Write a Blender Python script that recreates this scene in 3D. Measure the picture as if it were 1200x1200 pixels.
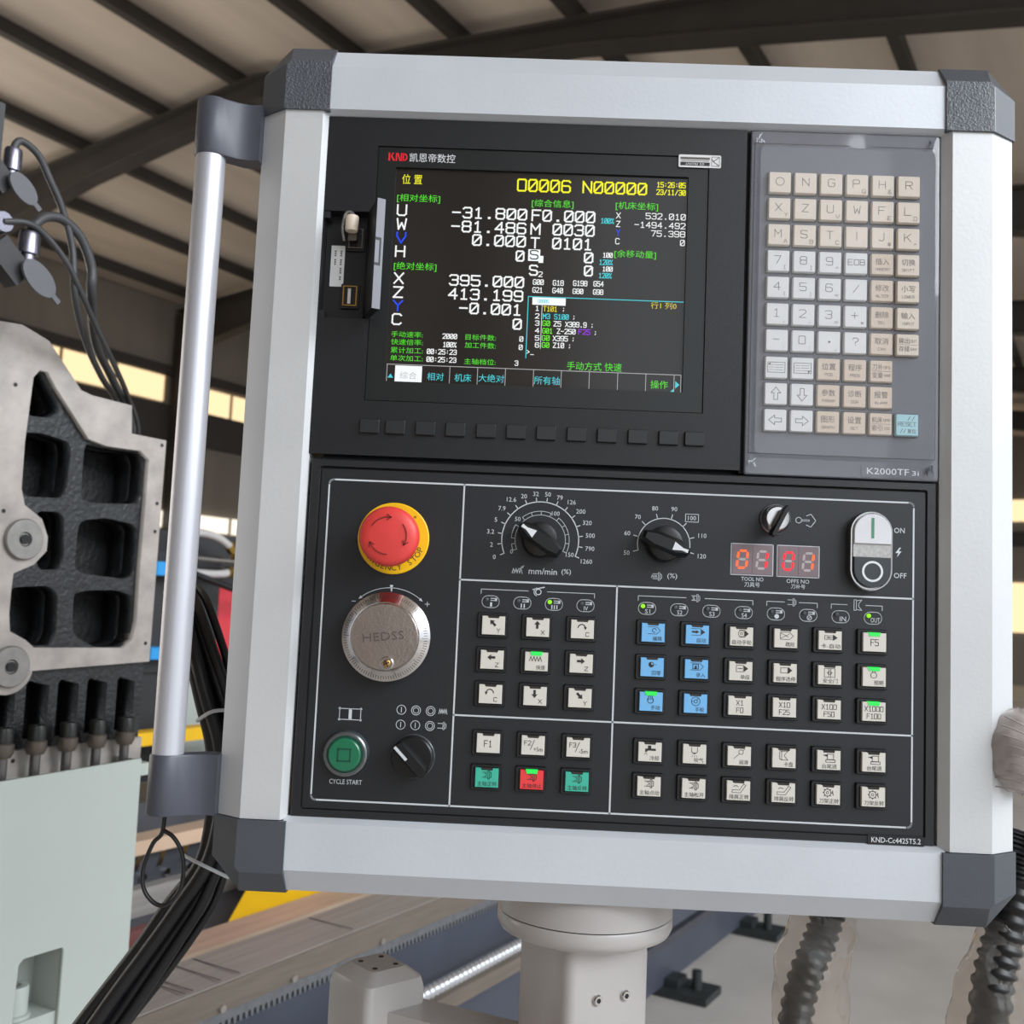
import bpy, bmesh, math, random
from mathutils import Vector, Matrix
random.seed(7)
sc = bpy.context.scene
for o in list(bpy.data.objects): bpy.data.objects.remove(o)
col = sc.collection

# ---------------------------------------------------------------- camera
CAM = Vector((-0.0606, -0.7146, 1.5))
PITCH, YAW, ROLL = 0.09038, -0.02142, 0.04323
fw = Vector((math.sin(YAW)*math.cos(PITCH), math.cos(YAW)*math.cos(PITCH), math.sin(PITCH)))
rt = fw.cross(Vector((0, 0, 1))).normalized(); up = rt.cross(fw)
r2 = rt*math.cos(ROLL) + up*math.sin(ROLL); u2 = -rt*math.sin(ROLL) + up*math.cos(ROLL)
cd = bpy.data.cameras.new('camera'); cam = bpy.data.objects.new('camera', cd); col.objects.link(cam)
cd.sensor_width = 36; cd.sensor_height = 36; cd.sensor_fit = 'HORIZONTAL'; cd.lens = 36.0
cd.clip_start = 0.02; cd.clip_end = 200
cd.dof.use_dof = True; cd.dof.focus_distance = 0.71; cd.dof.aperture_fstop = 13.0
M = Matrix((r2, u2, -fw)).transposed().to_4x4(); M.translation = CAM
cam.matrix_world = M
sc.camera = cam

# ---------------------------------------------------------------- light and exposure
sc.view_settings.view_transform = 'Standard'; sc.view_settings.look = 'None'
sc.view_settings.gamma = 1.0; sc.view_settings.exposure = 0.0; sc.view_settings.use_curve_mapping = False
w = bpy.data.worlds.new('world'); sc.world = w; w.use_nodes = True
bgn = w.node_tree.nodes['Background']; bgn.inputs[0].default_value = (0.86, 0.93, 1.0, 1); bgn.inputs[1].default_value = 1.5

# the hall and the lathe run along a direction turned 29.5 degrees from the panel
ANG = math.radians(60.5)
LX = Vector((math.cos(ANG), math.sin(ANG), 0)); NX = Vector((-math.sin(ANG), math.cos(ANG), 0))
def B(u, v, z): return Vector((CAM.x, CAM.y, 0)) + LX*u + NX*v + Vector((0, 0, z))

def area_light(name, loc, direction, sx, sy, power, color):
    ld = bpy.data.lights.new(name, 'AREA'); ld.shape = 'RECTANGLE'; ld.size = sx; ld.size_y = sy
    ld.energy = power; ld.color = color
    o = bpy.data.objects.new(name, ld); col.objects.link(o); o.location = loc
    o.rotation_euler = Vector(direction).to_track_quat('-Z', 'Y').to_euler()
    return o
# added area light, unseen, high on the right, standing in for daylight there
area_light('unseen_high_light', B(-.3, -9.0, 6.9), (NX+Vector((0, 0, -.45))).normalized(), 13, 4.6, 1620, (0.90, 0.95, 1.0))
# area light added outside the picture to brighten the roof; no doors there
area_light('roof_fill_light', B(0.5, 13.8, 2.7), -NX, 14, 5.2, 600, (1.0, 0.94, 0.85))

# ---------------------------------------------------------------- materials
def lin(c):
    f = lambda x: x/12.92 if x <= .04045 else ((x+.055)/1.055)**2.4
    return tuple(f(x/255.0) for x in c) + (1,)
MATS = {}
def mat(name, rgb, rough=.5, metal=0.0, var=.06, scale=40, bump=0.0, bscale=None, stretch=None, emit=0.0, spec=.5, coat=0.0, ior=None):
    if name in MATS: return MATS[name]
    m = bpy.data.materials.new(name); m.use_nodes = True; nt = m.node_tree; n = nt.nodes; l = nt.links
    p = n['Principled BSDF']
    c = lin(rgb)
    tc = n.new('ShaderNodeTexCoord'); mp = n.new('ShaderNodeMapping'); l.new(tc.outputs['Object'], mp.inputs[0])
    if stretch: mp.inputs['Scale'].default_value = stretch
    nz = n.new('ShaderNodeTexNoise'); nz.inputs['Scale'].default_value = scale; nz.inputs['Detail'].default_value = 4
    l.new(mp.outputs[0], nz.inputs['Vector'])
    rp = n.new('ShaderNodeValToRGB')
    rp.color_ramp.elements[0].position = .3; rp.color_ramp.elements[1].position = .7
    rp.color_ramp.elements[0].color = tuple(max(0, x*(1-var)) for x in c[:3])+(1,)
    rp.color_ramp.elements[1].color = tuple(min(1, x*(1+var)) for x in c[:3])+(1,)
    l.new(nz.outputs['Fac'], rp.inputs[0]); l.new(rp.outputs[0], p.inputs['Base Color'])
    p.inputs['Roughness'].default_value = rough; p.inputs['Metallic'].default_value = metal
    p.inputs['Specular IOR Level'].default_value = spec
    if coat: p.inputs['Coat Weight'].default_value = coat; p.inputs['Coat Roughness'].default_value = .08
    if emit:
        p.inputs['Emission Color'].default_value = c; p.inputs['Emission Strength'].default_value = emit
    if bump:
        b = n.new('ShaderNodeBump'); b.inputs['Strength'].default_value = bump; b.inputs['Distance'].default_value = .002
        nb = n.new('ShaderNodeTexNoise'); nb.inputs['Scale'].default_value = bscale or scale; nb.inputs['Detail'].default_value = 6
        l.new(mp.outputs[0], nb.inputs['Vector']); l.new(nb.outputs['Fac'], b.inputs['Height']); l.new(b.outputs[0], p.inputs['Normal'])
    MATS[name] = m
    return m
def glow(name, rgb, strength):
    m = bpy.data.materials.new(name); m.use_nodes = True; nt = m.node_tree
    p = nt.nodes['Principled BSDF']; p.inputs['Base Color'].default_value = (.01, .01, .01, 1); p.inputs['Roughness'].default_value = .4
    p.inputs['Emission Color'].default_value = lin(rgb); p.inputs['Emission Strength'].default_value = strength
    MATS[name] = m; return m
def film(name, tint, gloss_rough, haze, bump=0.0, bscale=60, base=.05):
    m = bpy.data.materials.new(name); m.use_nodes = True; nt = m.node_tree; n = nt.nodes; l = nt.links
    n.remove(n['Principled BSDF'])
    out = n['Material Output']
    tr = n.new('ShaderNodeBsdfTransparent'); tr.inputs[0].default_value = lin(tint)
    gl = n.new('ShaderNodeBsdfGlossy'); gl.inputs['Roughness'].default_value = gloss_rough
    df = n.new('ShaderNodeBsdfDiffuse'); df.inputs[0].default_value = lin((225, 220, 214))
    lw = n.new('ShaderNodeLayerWeight'); lw.inputs[0].default_value = .5
    pw_ = n.new('ShaderNodeMath'); pw_.operation = 'POWER'; pw_.inputs[1].default_value = 4.0; l.new(lw.outputs['Facing'], pw_.inputs[0])
    fr = n.new('ShaderNodeMath'); fr.operation = 'MULTIPLY_ADD'; fr.inputs[1].default_value = .7; fr.inputs[2].default_value = base; l.new(pw_.outputs[0], fr.inputs[0])
    m1 = n.new('ShaderNodeMixShader'); m2 = n.new('ShaderNodeMixShader')
    m1.inputs[0].default_value = haze
    l.new(tr.outputs[0], m1.inputs[1]); l.new(df.outputs[0], m1.inputs[2])
    l.new(fr.outputs[0], m2.inputs[0]); l.new(m1.outputs[0], m2.inputs[1]); l.new(gl.outputs[0], m2.inputs[2])
    if bump:
        tc = n.new('ShaderNodeTexCoord'); nz = n.new('ShaderNodeTexNoise'); nz.inputs['Scale'].default_value = bscale; nz.inputs['Detail'].default_value = 3
        b = n.new('ShaderNodeBump'); b.inputs['Strength'].default_value = bump; b.inputs['Distance'].default_value = .004
        l.new(tc.outputs['Object'], nz.inputs['Vector']); l.new(nz.outputs['Fac'], b.inputs['Height'])
        l.new(b.outputs[0], gl.inputs['Normal']); l.new(b.outputs[0], lw.inputs['Normal'])
    l.new(m2.outputs[0], out.inputs[0])
    MATS[name] = m; return m

mat('alu', (205, 209, 215), .45, .2, .05, 9, .05, 300, (1, 1, 1))
mat('alu_v', (206, 207, 208), .45, .2, .04, 9, .05, 300, (1, 1, 1))
mat('cap_grey', (74, 78, 84), .42, 0, .05, 30, .08, 900)
mat('cap_film', (80, 84, 90), .26, 0, .12, 60, .6, 640, coat=.6)
mat('bracket', (72, 74, 84), .38, 0, .04, 30, .05, 900)
mat('tube_alu', (194, 195, 202), .36, .45, .03, 20, .04, 500, (1, 1, .05))
mat('panel_black', (30, 31, 34), .38, 0, .05, 14, .12, 1500)
mat('panel_film', (30, 32, 36), .38, 0, .05, 10, .1, 1800)
mat('display_black', (26, 27, 30), .36, 0, .08, 9, .1, 1500)
mat('bezel_black', (28, 30, 31), .30, 0, .05, 12)
mat('groove', (10, 10, 11), .6, 0, .05, 20)
mat('housing_black', (24, 25, 27), .38, 0, .1, 60)
mat('soft_key', (36, 38, 40), .36, 0, .06, 40)
mat('white_print', (205, 210, 214), .5, 0, .04, 40)
mat('brand_white', (226, 228, 230), .5, 0, .03, 40)
mat('brand_red', (226, 30, 44), .5, 0, .03, 40)
mat('ink_dark', (44, 42, 40), .6, 0, .1, 80)
mat('ink_grey', (104, 97, 90), .6, 0, .1, 80)
mat('cap_white', (216, 211, 201), .45, 0, .03, 60)
mat('cap_blue', (118, 184, 234), .45, 0, .03, 60)
mat('cap_teal', (64, 182, 156), .45, 0, .03, 60)
mat('cap_red', (238, 62, 66), .45, 0, .03, 60)
mat('key_cream', (226, 213, 196), .5, 0, .04, 60)
mat('key_white', (226, 226, 224), .5, 0, .03, 60)
mat('key_beige', (214, 196, 176), .5, 0, .04, 60)
mat('key_cyan', (170, 214, 222), .5, 0, .04, 60)
mat('keypad_grey', (100, 102, 110), .45, 0, .06, 14, .08, 900)
mat('keypad_pit', (46, 47, 52), .55, 0, .06, 30)
mat('led_off', (46, 40, 36), .3, 0, .05, 60)
glow('led_on', (40, 240, 90), 1.0)
glow('lamp_on', (150, 245, 20), 1.1)
mat('lamp_off', (70, 74, 78), .25, 0, .05, 60)
mat('screen_off', (40, 36, 34), .14, 0, .06, 6)
for k, c, s in (('w', (226, 228, 228), 1.15), ('y', (240, 236, 30), 1.1), ('g', (84, 222, 40), 1.0), ('c', (70, 205, 215), 1.0), ('b', (30, 70, 240), 1.0),
             ('o', (232, 216, 40), .9), ('l', (110, 230, 40), 1.0), ('p', (150, 50, 220), 1.0), ('n', (190, 190, 192), .9), ('wl', (236, 240, 242), 1.1)):
    glow('lcd_'+k, c, s)
mat('stop_red', (222, 66, 62), .42, 0, .05, 60, .05, 600)
mat('stop_yellow', (248, 196, 12), .4, 0, .04, 60)
mat('chrome', (205, 202, 200), .18, 1.0, .03, 30)
mat('steel_brushed', (176, 164, 157), .33, 1.0, .06, 60, .1, 700, (1, 1, 1))
mat('letter_shading', (118, 106, 100), .45, .8, .06, 60)  # shading of the embossed letters put into a darker steel colour
mat('arrow_red', (128, 26, 28), .5)
mat('steel_dark', (120, 116, 112), .28, 1.0, .1, 60)
mat('knob_black', (16, 16, 17), .33, 0, .1, 60)
mat('start_green', (16, 108, 74), .32, 0, .05, 40, coat=.5)
mat('start_green_dark', (14, 70, 54), .4, 0, .05, 40)
mat('ring_grey', (120, 126, 128), .25, .8, .05, 40)
mat('seg_window', (130, 112, 118), .15, 0, .05, 40, coat=.4)
mat('seg_face', (128, 112, 116), .35, 0, .05, 40)
mat('seg_dim', (182, 172, 172), .4, 0, .04, 40)
glow('seg_red', (255, 30, 44), 1.5); glow('seg_orange', (255, 96, 40), 1.5)
mat('power_white', (222, 222, 226), .35, 0, .03, 40)
mat('power_dark', (58, 62, 66), .35, 0, .04, 40)
mat('power_green', (66, 150, 112), .4, 0, .04, 40)
mat('lens_clear', (190, 188, 186), .15, 0, .16, 500)
mat('sticker_white', (226, 226, 226), .5, 0, .03, 60)
mat('flap_edge_lit', (116, 116, 124), .42, 0, .04, 30)  # light on the black cover's end edge, put into the colour
mat('pit_black', (16, 16, 17), .5, 0, .1, 60)
mat('gold', (190, 150, 90), .3, 1.0, .06, 60)
mat('cream_plastic', (232, 216, 196), .4, 0, .04, 40)
film('cover_film', (252, 252, 254), .05, .07, .05, 16, .045)
film('wrap_film', (250, 245, 240), .07, .06, .5, 40, .05)
film('clear_film', (252, 252, 252), .05, .12, .2, 80, .08)
# background materials
mat('arm_grey', (180, 175, 172), .35, 0, .04, 12, .03, 300, coat=.3)
mat('arm_seam', (30, 28, 28), .6)
mat('hose_black', (14, 14, 15), .4, 0, .15, 40)
mat('cable_black', (24, 24, 27), .42, 0, .15, 60)
mat('cable_grey', (64, 64, 66), .5, 0, .12, 60)
mat('iron_ground', (172, 164, 158), .5, .25, .22, 26, .25, 120)
mat('iron_black', (34, 35, 37), .34, 0, .35, 40, .8, 160)
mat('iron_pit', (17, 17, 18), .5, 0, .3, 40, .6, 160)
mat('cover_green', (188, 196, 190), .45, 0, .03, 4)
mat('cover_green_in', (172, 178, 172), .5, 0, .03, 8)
mat('bolt_black', (40, 40, 38), .4, .3, .12, 80)
mat('bolt_bronze', (104, 96, 88), .38, .6, .12, 80)
mat('bolt_steel', (110, 106, 104), .35, .7, .2, 120, 0, None, (1, 1, .1))
mat('pin_steel', (150, 146, 142), .34, .8, .1, 80, .1, 400)
mat('connector_metal', (130, 128, 140), .25, .85, .06, 60)
mat('connector_cap', (92, 92, 96), .5, 0, .06, 60)
mat('connector_dark', (48, 47, 49), .5, 0, .1, 60)
mat('way_ground', (164, 158, 153), .45, .2, .14, 3, .15, 60, (1, 30, 30))
mat('way_side', (118, 108, 98), .45, .35, .14, 8, .1, 120, (1, 12, 12))
mat('way_dark', (70, 72, 78), .4, .3, .2, 10)
mat('bed_blue', (66, 70, 82), .45, 0, .12, 6, .1, 200)
mat('rack_steel', (120, 122, 126), .4, .6, .15, 60)
mat('screw_steel', (224, 226, 232), .2, .8, .05, 60)
mat('screw_shade', (112, 110, 108), .3, .8, .1, 60)
mat('machine_yellow', (238, 186, 20), .45, 0, .06, 12)
mat('machine_red', (206, 50, 62), .45, 0, .06, 12)
mat('machine_black', (40, 40, 42), .5, 0, .12, 12)
mat('machine_blue', (40, 150, 220), .45, 0, .06, 12)
mat('tan_sheet', (206, 176, 150), .5, 0, .08, 6)
mat('way_tan', (200, 178, 156), .35, .2, .2, 4, .2, 30, (1, 8, 8))
mat('maroon', (122, 76, 74), .5, 0, .1, 8)
mat('brass', (176, 148, 84), .3, .9, .1, 60)
mat('hose_white', (188, 184, 182), .4, 0, .05, 40)
mat('concrete', (180, 174, 168), .62, 0, .16, 1.6, .25, 24)
mat('roof_sheet', (222, 209, 196), .5, .1, .14, .8, .3, 14, (.3, 2, 1))
mat('roof_steel', (62, 58, 55), .6, .1, .12, 3)
mat('wall_sheet', (136, 126, 114), .6, 0, .12, .7, .2, 10, (3, 3, .2))
mat('wall_dark', (62, 56, 52), .6, 0, .1, 2)
glow('window_glow', (255, 226, 176), 1.25)
glow('window_glow_white', (255, 246, 226), 1.35)
mat('window_bar', (150, 128, 96), .6)
mat('foot_iron', (40, 44, 44), .6, 0, .2, 20)

# ---------------------------------------------------------------- mesh building
class MB:
    def __init__(s): s.v = []; s.f = []; s.mi = []; s.mats = []; s.T = None
    def mid(s, name):
        if name not in s.mats: s.mats.append(name)
        return s.mats.index(name)
    def add(s, pts, faces, m):
        b = len(s.v); i = s.mid(m)
        for p in pts:
            p = Vector(p)
            if s.T is not None: p = s.T @ p
            s.v.append(tuple(p))
        for f in faces: s.f.append(tuple(b+k for k in f)); s.mi.append(i)
        return s
    def box(s, x0, x1, y0, y1, z0, z1, m):
        P = [(x, y, z) for z in (z0, z1) for y in (y0, y1) for x in (x0, x1)]
        return s.add(P, [(0, 1, 3, 2), (4, 6, 7, 5), (0, 4, 5, 1), (2, 3, 7, 6), (0, 2, 6, 4), (1, 5, 7, 3)], m)
    def loft(s, loops, m, cap0=True, cap1=True, closed=True):
        n = len(loops[0]); P = [p for l in loops for p in l]; F = []
        for k in range(len(loops)-1):
            for i in range(n if closed else n-1):
                j = (i+1) % n
                F.append((k*n+i, k*n+j, (k+1)*n+j, (k+1)*n+i))
        if cap0: F.append(tuple(range(n))[::-1])
        if cap1: F.append(tuple(range((len(loops)-1)*n, len(loops)*n)))
        return s.add(P, F, m)
    def rr(s, levels, m, cx=0, cz=0, seg=3, cap0=True, cap1=True):
        # stacked rounded rectangles facing -y: levels (w, h, r, y)
        return s.loft([[(cx+x, y, cz+z) for x, z in rrect(w_, h_, r_, seg)] for w_, h_, r_, y in levels], m, cap0, cap1)
    def lathe(s, prof, m, n=32, cx=0, cz=0, axis='y', cy=0, cap0=True, cap1=True):
        L = []
        for r, y in prof:
            ring = []
            for i in range(n):
                a = 2*math.pi*i/n
                if axis == 'y': ring.append((cx+r*math.cos(a), y, cz+r*math.sin(a)))
                elif axis == 'z': ring.append((cx+r*math.cos(a), cy+r*math.sin(a), y))
                else: ring.append((y, cy+r*math.cos(a), cz+r*math.sin(a)))
            L.append(ring)
        return s.loft(L, m, cap0, cap1)
    def prism(s, pts, y0, y1, m):         # polygon in x,z extruded along y
        return s.loft([[(x, y0, z) for x, z in pts], [(x, y1, z) for x, z in pts]], m)
    def flat(s, pts, y, m): return s.add([(x, y, z) for x, z in pts], [tuple(range(len(pts)))], m)
    def rect(s, cx, cz, w_, h_, y, m): return s.flat([(cx-w_/2, cz-h_/2), (cx+w_/2, cz-h_/2), (cx+w_/2, cz+h_/2), (cx-w_/2, cz+h_/2)], y, m)
    def line(s, pts, wd, y, m, closed=False):
        n = len(pts); seg = n if closed else n-1
        for i in range(seg):
            a = Vector(pts[i]); b = Vector(pts[(i+1) % n]); d = b-a
            if d.length < 1e-6: continue
            d.normalize(); nn = Vector((-d.y, d.x))*wd/2; e = d*wd*.45
            s.flat([tuple(a-e-nn), tuple(b+e-nn), tuple(b+e+nn), tuple(a-e+nn)], y, m)
        return s
    def arc(s, cx, cz, r, a0, a1, wd, y, m, n=None):
        n = n or max(4, int(abs(a1-a0)/6))
        P = []
        for i in range(n+1):
            a = math.radians(a0+(a1-a0)*i/n)
            P.append((cx+(r-wd/2)*math.cos(a), y, cz+(r-wd/2)*math.sin(a))); P.append((cx+(r+wd/2)*math.cos(a), y, cz+(r+wd/2)*math.sin(a)))
        return s.add(P, [(2*i, 2*i+1, 2*i+3, 2*i+2) for i in range(n)], m)
    def disc(s, cx, cz, r, y, m, n=16): return s.flat([(cx+r*math.cos(2*math.pi*i/n), cz+r*math.sin(2*math.pi*i/n)) for i in range(n)], y, m)
    def tube(s, path, r, m, n=8, sub=4, rfun=None):
        P = smooth_path([Vector(p) for p in path], sub); loops = []; prev = None
        for i, p in enumerate(P):
            t = (P[min(i+1, len(P)-1)]-P[max(i-1, 0)]).normalized()
            if prev is None:
                prev = t.orthogonal().normalized()
            prev = (prev-t*prev.dot(t)).normalized(); b = t.cross(prev)
            rr_ = rfun(i, len(P)) if rfun else r
            loops.append([tuple(p+prev*rr_*math.cos(2*math.pi*k/n)+b*rr_*math.sin(2*math.pi*k/n)) for k in range(n)])
        return s.loft(loops, m)
    def text(s, t, cx, cz, w_, h_, y, m, rot=0, keep=False):
        V, F, asp = glyphs(t)
        if h_ is None: h_ = w_/asp
        if w_ is None: w_ = h_*asp
        if keep:
            if w_/asp < h_: h_ = w_/asp
            else: w_ = h_*asp
        ca, sa = math.cos(math.radians(rot)), math.sin(math.radians(rot))
        return s.add([(cx+x*w_*ca-z*h_*sa, y, cz+x*w_*sa+z*h_*ca) for x, z in V], F, m)
    def stroke(s, t, cx, cz, w_, h_, y, m, wd):
        n = len(t); tot = n*5.4-1.4; kx = (w_-wd)/tot; kz = (h_-wd)/6.0
        x0 = cx-(w_-wd)/2
        for i, ch in enumerate(t):
            for pl in STROKES.get(ch, []):
                s.line([(x0+(i*5.4+a)*kx, cz+(b-3)*kz) for a, b in pl], wd, y, m)
        return s

def rrect(w_, h_, r, seg=3):
    out = []
    for sx, sz, a0 in ((1, 1, 0), (-1, 1, 90), (-1, -1, 180), (1, -1, 270)):
        for k in range(seg+1):
            a = math.radians(a0+90*k/seg)
            out.append((sx*(w_/2-r)+r*math.cos(a), sz*(h_/2-r)+r*math.sin(a)))
    return out
def smooth_path(P, sub):
    if len(P) < 3 or sub <= 1: return P
    out = []
    for i in range(len(P)-1):
        p0 = P[max(i-1, 0)]; p1 = P[i]; p2 = P[i+1]; p3 = P[min(i+2, len(P)-1)]
        for k in range(sub):
            t = k/sub
            out.append(.5*((2*p1)+(p2-p0)*t+(2*p0-5*p1+4*p2-p3)*t*t+(3*p1-p0-3*p2+p3)*t**3))
    out.append(P[-1]); return out

_G = {}
def glyphs(t):
    if t in _G: return _G[t]
    cu = bpy.data.curves.new('lettering', 'FONT'); cu.body = t; cu.resolution_u = 2
    o = bpy.data.objects.new('lettering', cu); col.objects.link(o)
    bpy.context.view_layer.update()
    me = o.evaluated_get(bpy.context.evaluated_depsgraph_get()).to_mesh()
    V = [(v.co.x, v.co.y) for v in me.vertices]; F = [tuple(p.vertices) for p in me.polygons]
    bpy.data.objects.remove(o); bpy.data.curves.remove(cu)
    xs = [v[0] for v in V]; ys = [v[1] for v in V]
    W_, H_ = max(xs)-min(xs), max(ys)-min(ys); W_ = max(W_, 1e-4); H_ = max(H_, 1e-4)
    V = [((x-min(xs))/W_-.5, (y-min(ys))/H_-.5) for x, y in V]
    _G[t] = (V, F, W_/H_); return _G[t]

STROKES = {
'0': [[(.7, 0), (3.3, 0), (4, .8), (4, 5.2), (3.3, 6), (.7, 6), (0, 5.2), (0, .8), (.7, 0)], [(.3, .8), (3.7, 5.2)]],
'O': [[(.5, 0), (3.5, 0), (4, .6), (4, 5.4), (3.5, 6), (.5, 6), (0, 5.4), (0, .6), (.5, 0)]],
'1': [[(.9, 4.9), (2.1, 6), (2.1, 0)], [(.8, 0), (3.4, 0)]],
'2': [[(0, 5.2), (.7, 6), (3.3, 6), (4, 5.2), (4, 3.8), (0, 0), (4, 0)]],
'3': [[(0, 5.3), (.7, 6), (3.3, 6), (4, 5.3), (4, 3.8), (3.3, 3.1), (1.4, 3.1)], [(3.3, 3.1), (4, 2.4), (4, .8), (3.3, 0), (.7, 0), (0, .8)]],
'4': [[(3, 0), (3, 6), (0, 2), (4, 2)]],
'5': [[(4, 6), (0, 6), (0, 3.4), (3.3, 3.4), (4, 2.7), (4, .8), (3.3, 0), (.7, 0), (0, .7)]],
'6': [[(4, 5.3), (3.3, 6), (.7, 6), (0, 5.2), (0, .8), (.7, 0), (3.3, 0), (4, .8), (4, 2.5), (3.3, 3.3), (0, 3.3)]],
'7': [[(0, 6), (4, 6), (1.6, 0)]],
'8': [[(.7, 3.2), (0, 3.9), (0, 5.3), (.7, 6), (3.3, 6), (4, 5.3), (4, 3.9), (3.3, 3.2), (.7, 3.2), (0, 2.4), (0, .8), (.7, 0), (3.3, 0), (4, .8), (4, 2.4), (3.3, 3.2)]],
'9': [[(0, .7), (.7, 0), (3.3, 0), (4, .8), (4, 5.2), (3.3, 6), (.7, 6), (0, 5.2), (0, 3.6), (.7, 2.8), (4, 2.8)]],
'.': [[(1.7, .1), (2.3, .1)], [(1.7, .5), (2.3, .5)]], '-': [[(.2, 3), (3.8, 3)]], ':': [[(2, 1.4), (2, 1.9)], [(2, 4.1), (2, 4.6)]], '/': [[(.3, 0), (3.7, 6)]],
';': [[(2, 4), (2, 4.5)], [(2.2, 1.6), (1.6, .2)]], ',': [[(2.2, 1), (1.6, -.4)]], '>': [[(.4, 5.4), (3.4, 3), (.4, .6)]], '%': [[(.2, 0), (3.8, 6)], [(.2, 5.9), (1, 5.9), (1, 4.6), (.2, 4.6), (.2, 5.9)], [(3, 1.3), (3.8, 1.3), (3.8, 0), (3, 0), (3, 1.3)]],
'A': [[(0, 0), (2, 6), (4, 0)], [(.7, 2), (3.3, 2)]], 'B': [[(0, 0), (0, 6), (3.2, 6), (3.9, 5.3), (3.9, 3.9), (3.2, 3.2), (0, 3.2)], [(3.2, 3.2), (4, 2.4), (4, .8), (3.2, 0), (0, 0)]],
'C': [[(4, 5.2), (3.2, 6), (.8, 6), (0, 5.1), (0, .9), (.8, 0), (3.2, 0), (4, .8)]], 'D': [[(0, 0), (0, 6), (2.8, 6), (4, 4.7), (4, 1.3), (2.8, 0), (0, 0)]],
'E': [[(4, 6), (0, 6), (0, 0), (4, 0)], [(0, 3.1), (3.2, 3.1)]], 'F': [[(4, 6), (0, 6), (0, 0)], [(0, 3.1), (3.2, 3.1)]],
'G': [[(4, 5.2), (3.2, 6), (.8, 6), (0, 5.1), (0, .9), (.8, 0), (3.2, 0), (4, .8), (4, 2.8), (2.3, 2.8)]], 'H': [[(0, 0), (0, 6)], [(4, 0), (4, 6)], [(0, 3.1), (4, 3.1)]],
'I': [[(2, 0), (2, 6)]], 'J': [[(3.4, 6), (3.4, 1), (2.7, 0), (1, 0), (.3, .9)]], 'K': [[(0, 0), (0, 6)], [(4, 6), (0, 2.4)], [(1.4, 3.6), (4, 0)]], 'L': [[(0, 6), (0, 0), (4, 0)]],
'M': [[(0, 0), (0, 6), (2, 2.6), (4, 6), (4, 0)]], 'N': [[(0, 0), (0, 6), (4, 0), (4, 6)]], 'P': [[(0, 0), (0, 6), (3.2, 6), (4, 5.2), (4, 3.8), (3.2, 3), (0, 3)]],
'Q': [[(.8, 0), (3.2, 0), (4, .9), (4, 5.1), (3.2, 6), (.8, 6), (0, 5.1), (0, .9), (.8, 0)], [(2.4, 1.8), (4, -.4)]], 'R': [[(0, 0), (0, 6), (3.2, 6), (4, 5.2), (4, 3.8), (3.2, 3), (0, 3)], [(2, 3), (4, 0)]],
'S': [[(4, 5.3), (3.3, 6), (.7, 6), (0, 5.3), (0, 3.9), (.7, 3.2), (3.3, 2.9), (4, 2.2), (4, .8), (3.3, 0), (.7, 0), (0, .8)]], 'T': [[(0, 6), (4, 6)], [(2, 6), (2, 0)]],
'U': [[(0, 6), (0, .9), (.8, 0), (3.2, 0), (4, .9), (4, 6)]], 'V': [[(0, 6), (0, 4), (2, 0), (4, 4), (4, 6)]], 'W': [[(0, 6), (.7, 0), (2, 3.6), (3.3, 0), (4, 6)]],
'X': [[(0, 0), (4, 6)], [(0, 6), (4, 0)]], 'Y': [[(0, 6), (2, 3.2), (4, 6)], [(2, 3.2), (2, 0)]], 'Z': [[(0, 6), (4, 6), (0, 0), (4, 0)]],
'+': [[(0, 3), (4, 3)], [(2, 1), (2, 5)]], '=': [[(0, 2), (4, 2)], [(0, 4), (4, 4)]], '*': [[(0, 3), (4, 3)], [(1, 1.2), (3, 4.8)], [(3, 1.2), (1, 4.8)]], '?': [[(.4, 4.8), (1, 6), (3, 6), (3.8, 5), (3.6, 3.6), (2, 2.8), (2, 1.6)], [(2, .2), (2, .5)]],
'#': [[(1, 0), (1.6, 6)], [(2.6, 0), (3.2, 6)], [(0, 2), (4, 2)], [(0, 4), (4, 4)]], '^': [[(.6, 3.6), (2, 6), (3.4, 3.6)]], '[': [[(2.8, 6), (1.4, 6), (1.4, 0), (2.8, 0)]], ']': [[(1.2, 6), (2.6, 6), (2.6, 0), (1.2, 0)]],
'(': [[(2.6, 6), (1.6, 4.6), (1.6, 1.4), (2.6, 0)]], ')': [[(1.4, 6), (2.4, 4.6), (2.4, 1.4), (1.4, 0)]], '&': [[(4, 0), (.8, 4.6), (1, 6), (2.4, 6), (2.6, 4.8), (.2, 2.2), (0, .9), (.8, 0), (2.4, 0), (4, 2.2)]],
}

OBJ_AT = {}
def mesh_of(mb, name, k, smooth):
    me = bpy.data.meshes.new(name)
    me.from_pydata([(x*k, y*k, z*k) for x, y, z in mb.v], [], mb.f)
    for m in mb.mats: me.materials.append(MATS[m])
    me.polygons.foreach_set('material_index', mb.mi)
    bm = bmesh.new(); bm.from_mesh(me); bmesh.ops.recalc_face_normals(bm, faces=bm.faces[:]); bm.to_mesh(me); bm.free()
    if smooth:
        me.polygons.foreach_set('use_smooth', [True]*len(me.polygons)); me.set_sharp_from_angle(angle=math.radians(smooth))
    me.update(); return me
def link(o, parent, at, k):
    col.objects.link(o); OBJ_AT[o.name] = (Vector(at), k)
    if parent is not None:
        o.parent = parent; o.location = (Vector(at)-OBJ_AT[parent.name][0])*k
    return o
def tag(o, label=None, cat=None, group=None, kind=None):
    if label: o['label'] = label
    if cat: o['category'] = cat
    if group: o['group'] = group
    if kind: o['kind'] = kind
    return o
PC = Vector((0, 0, 1.6))                       # panel-plane origin in the world
def place(o, at, frame):
    if frame == 'P': o.location = PC+Vector(at)*.001
    else: o.location = B(*at); o.rotation_euler = (0, 0, ANG)
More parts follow.
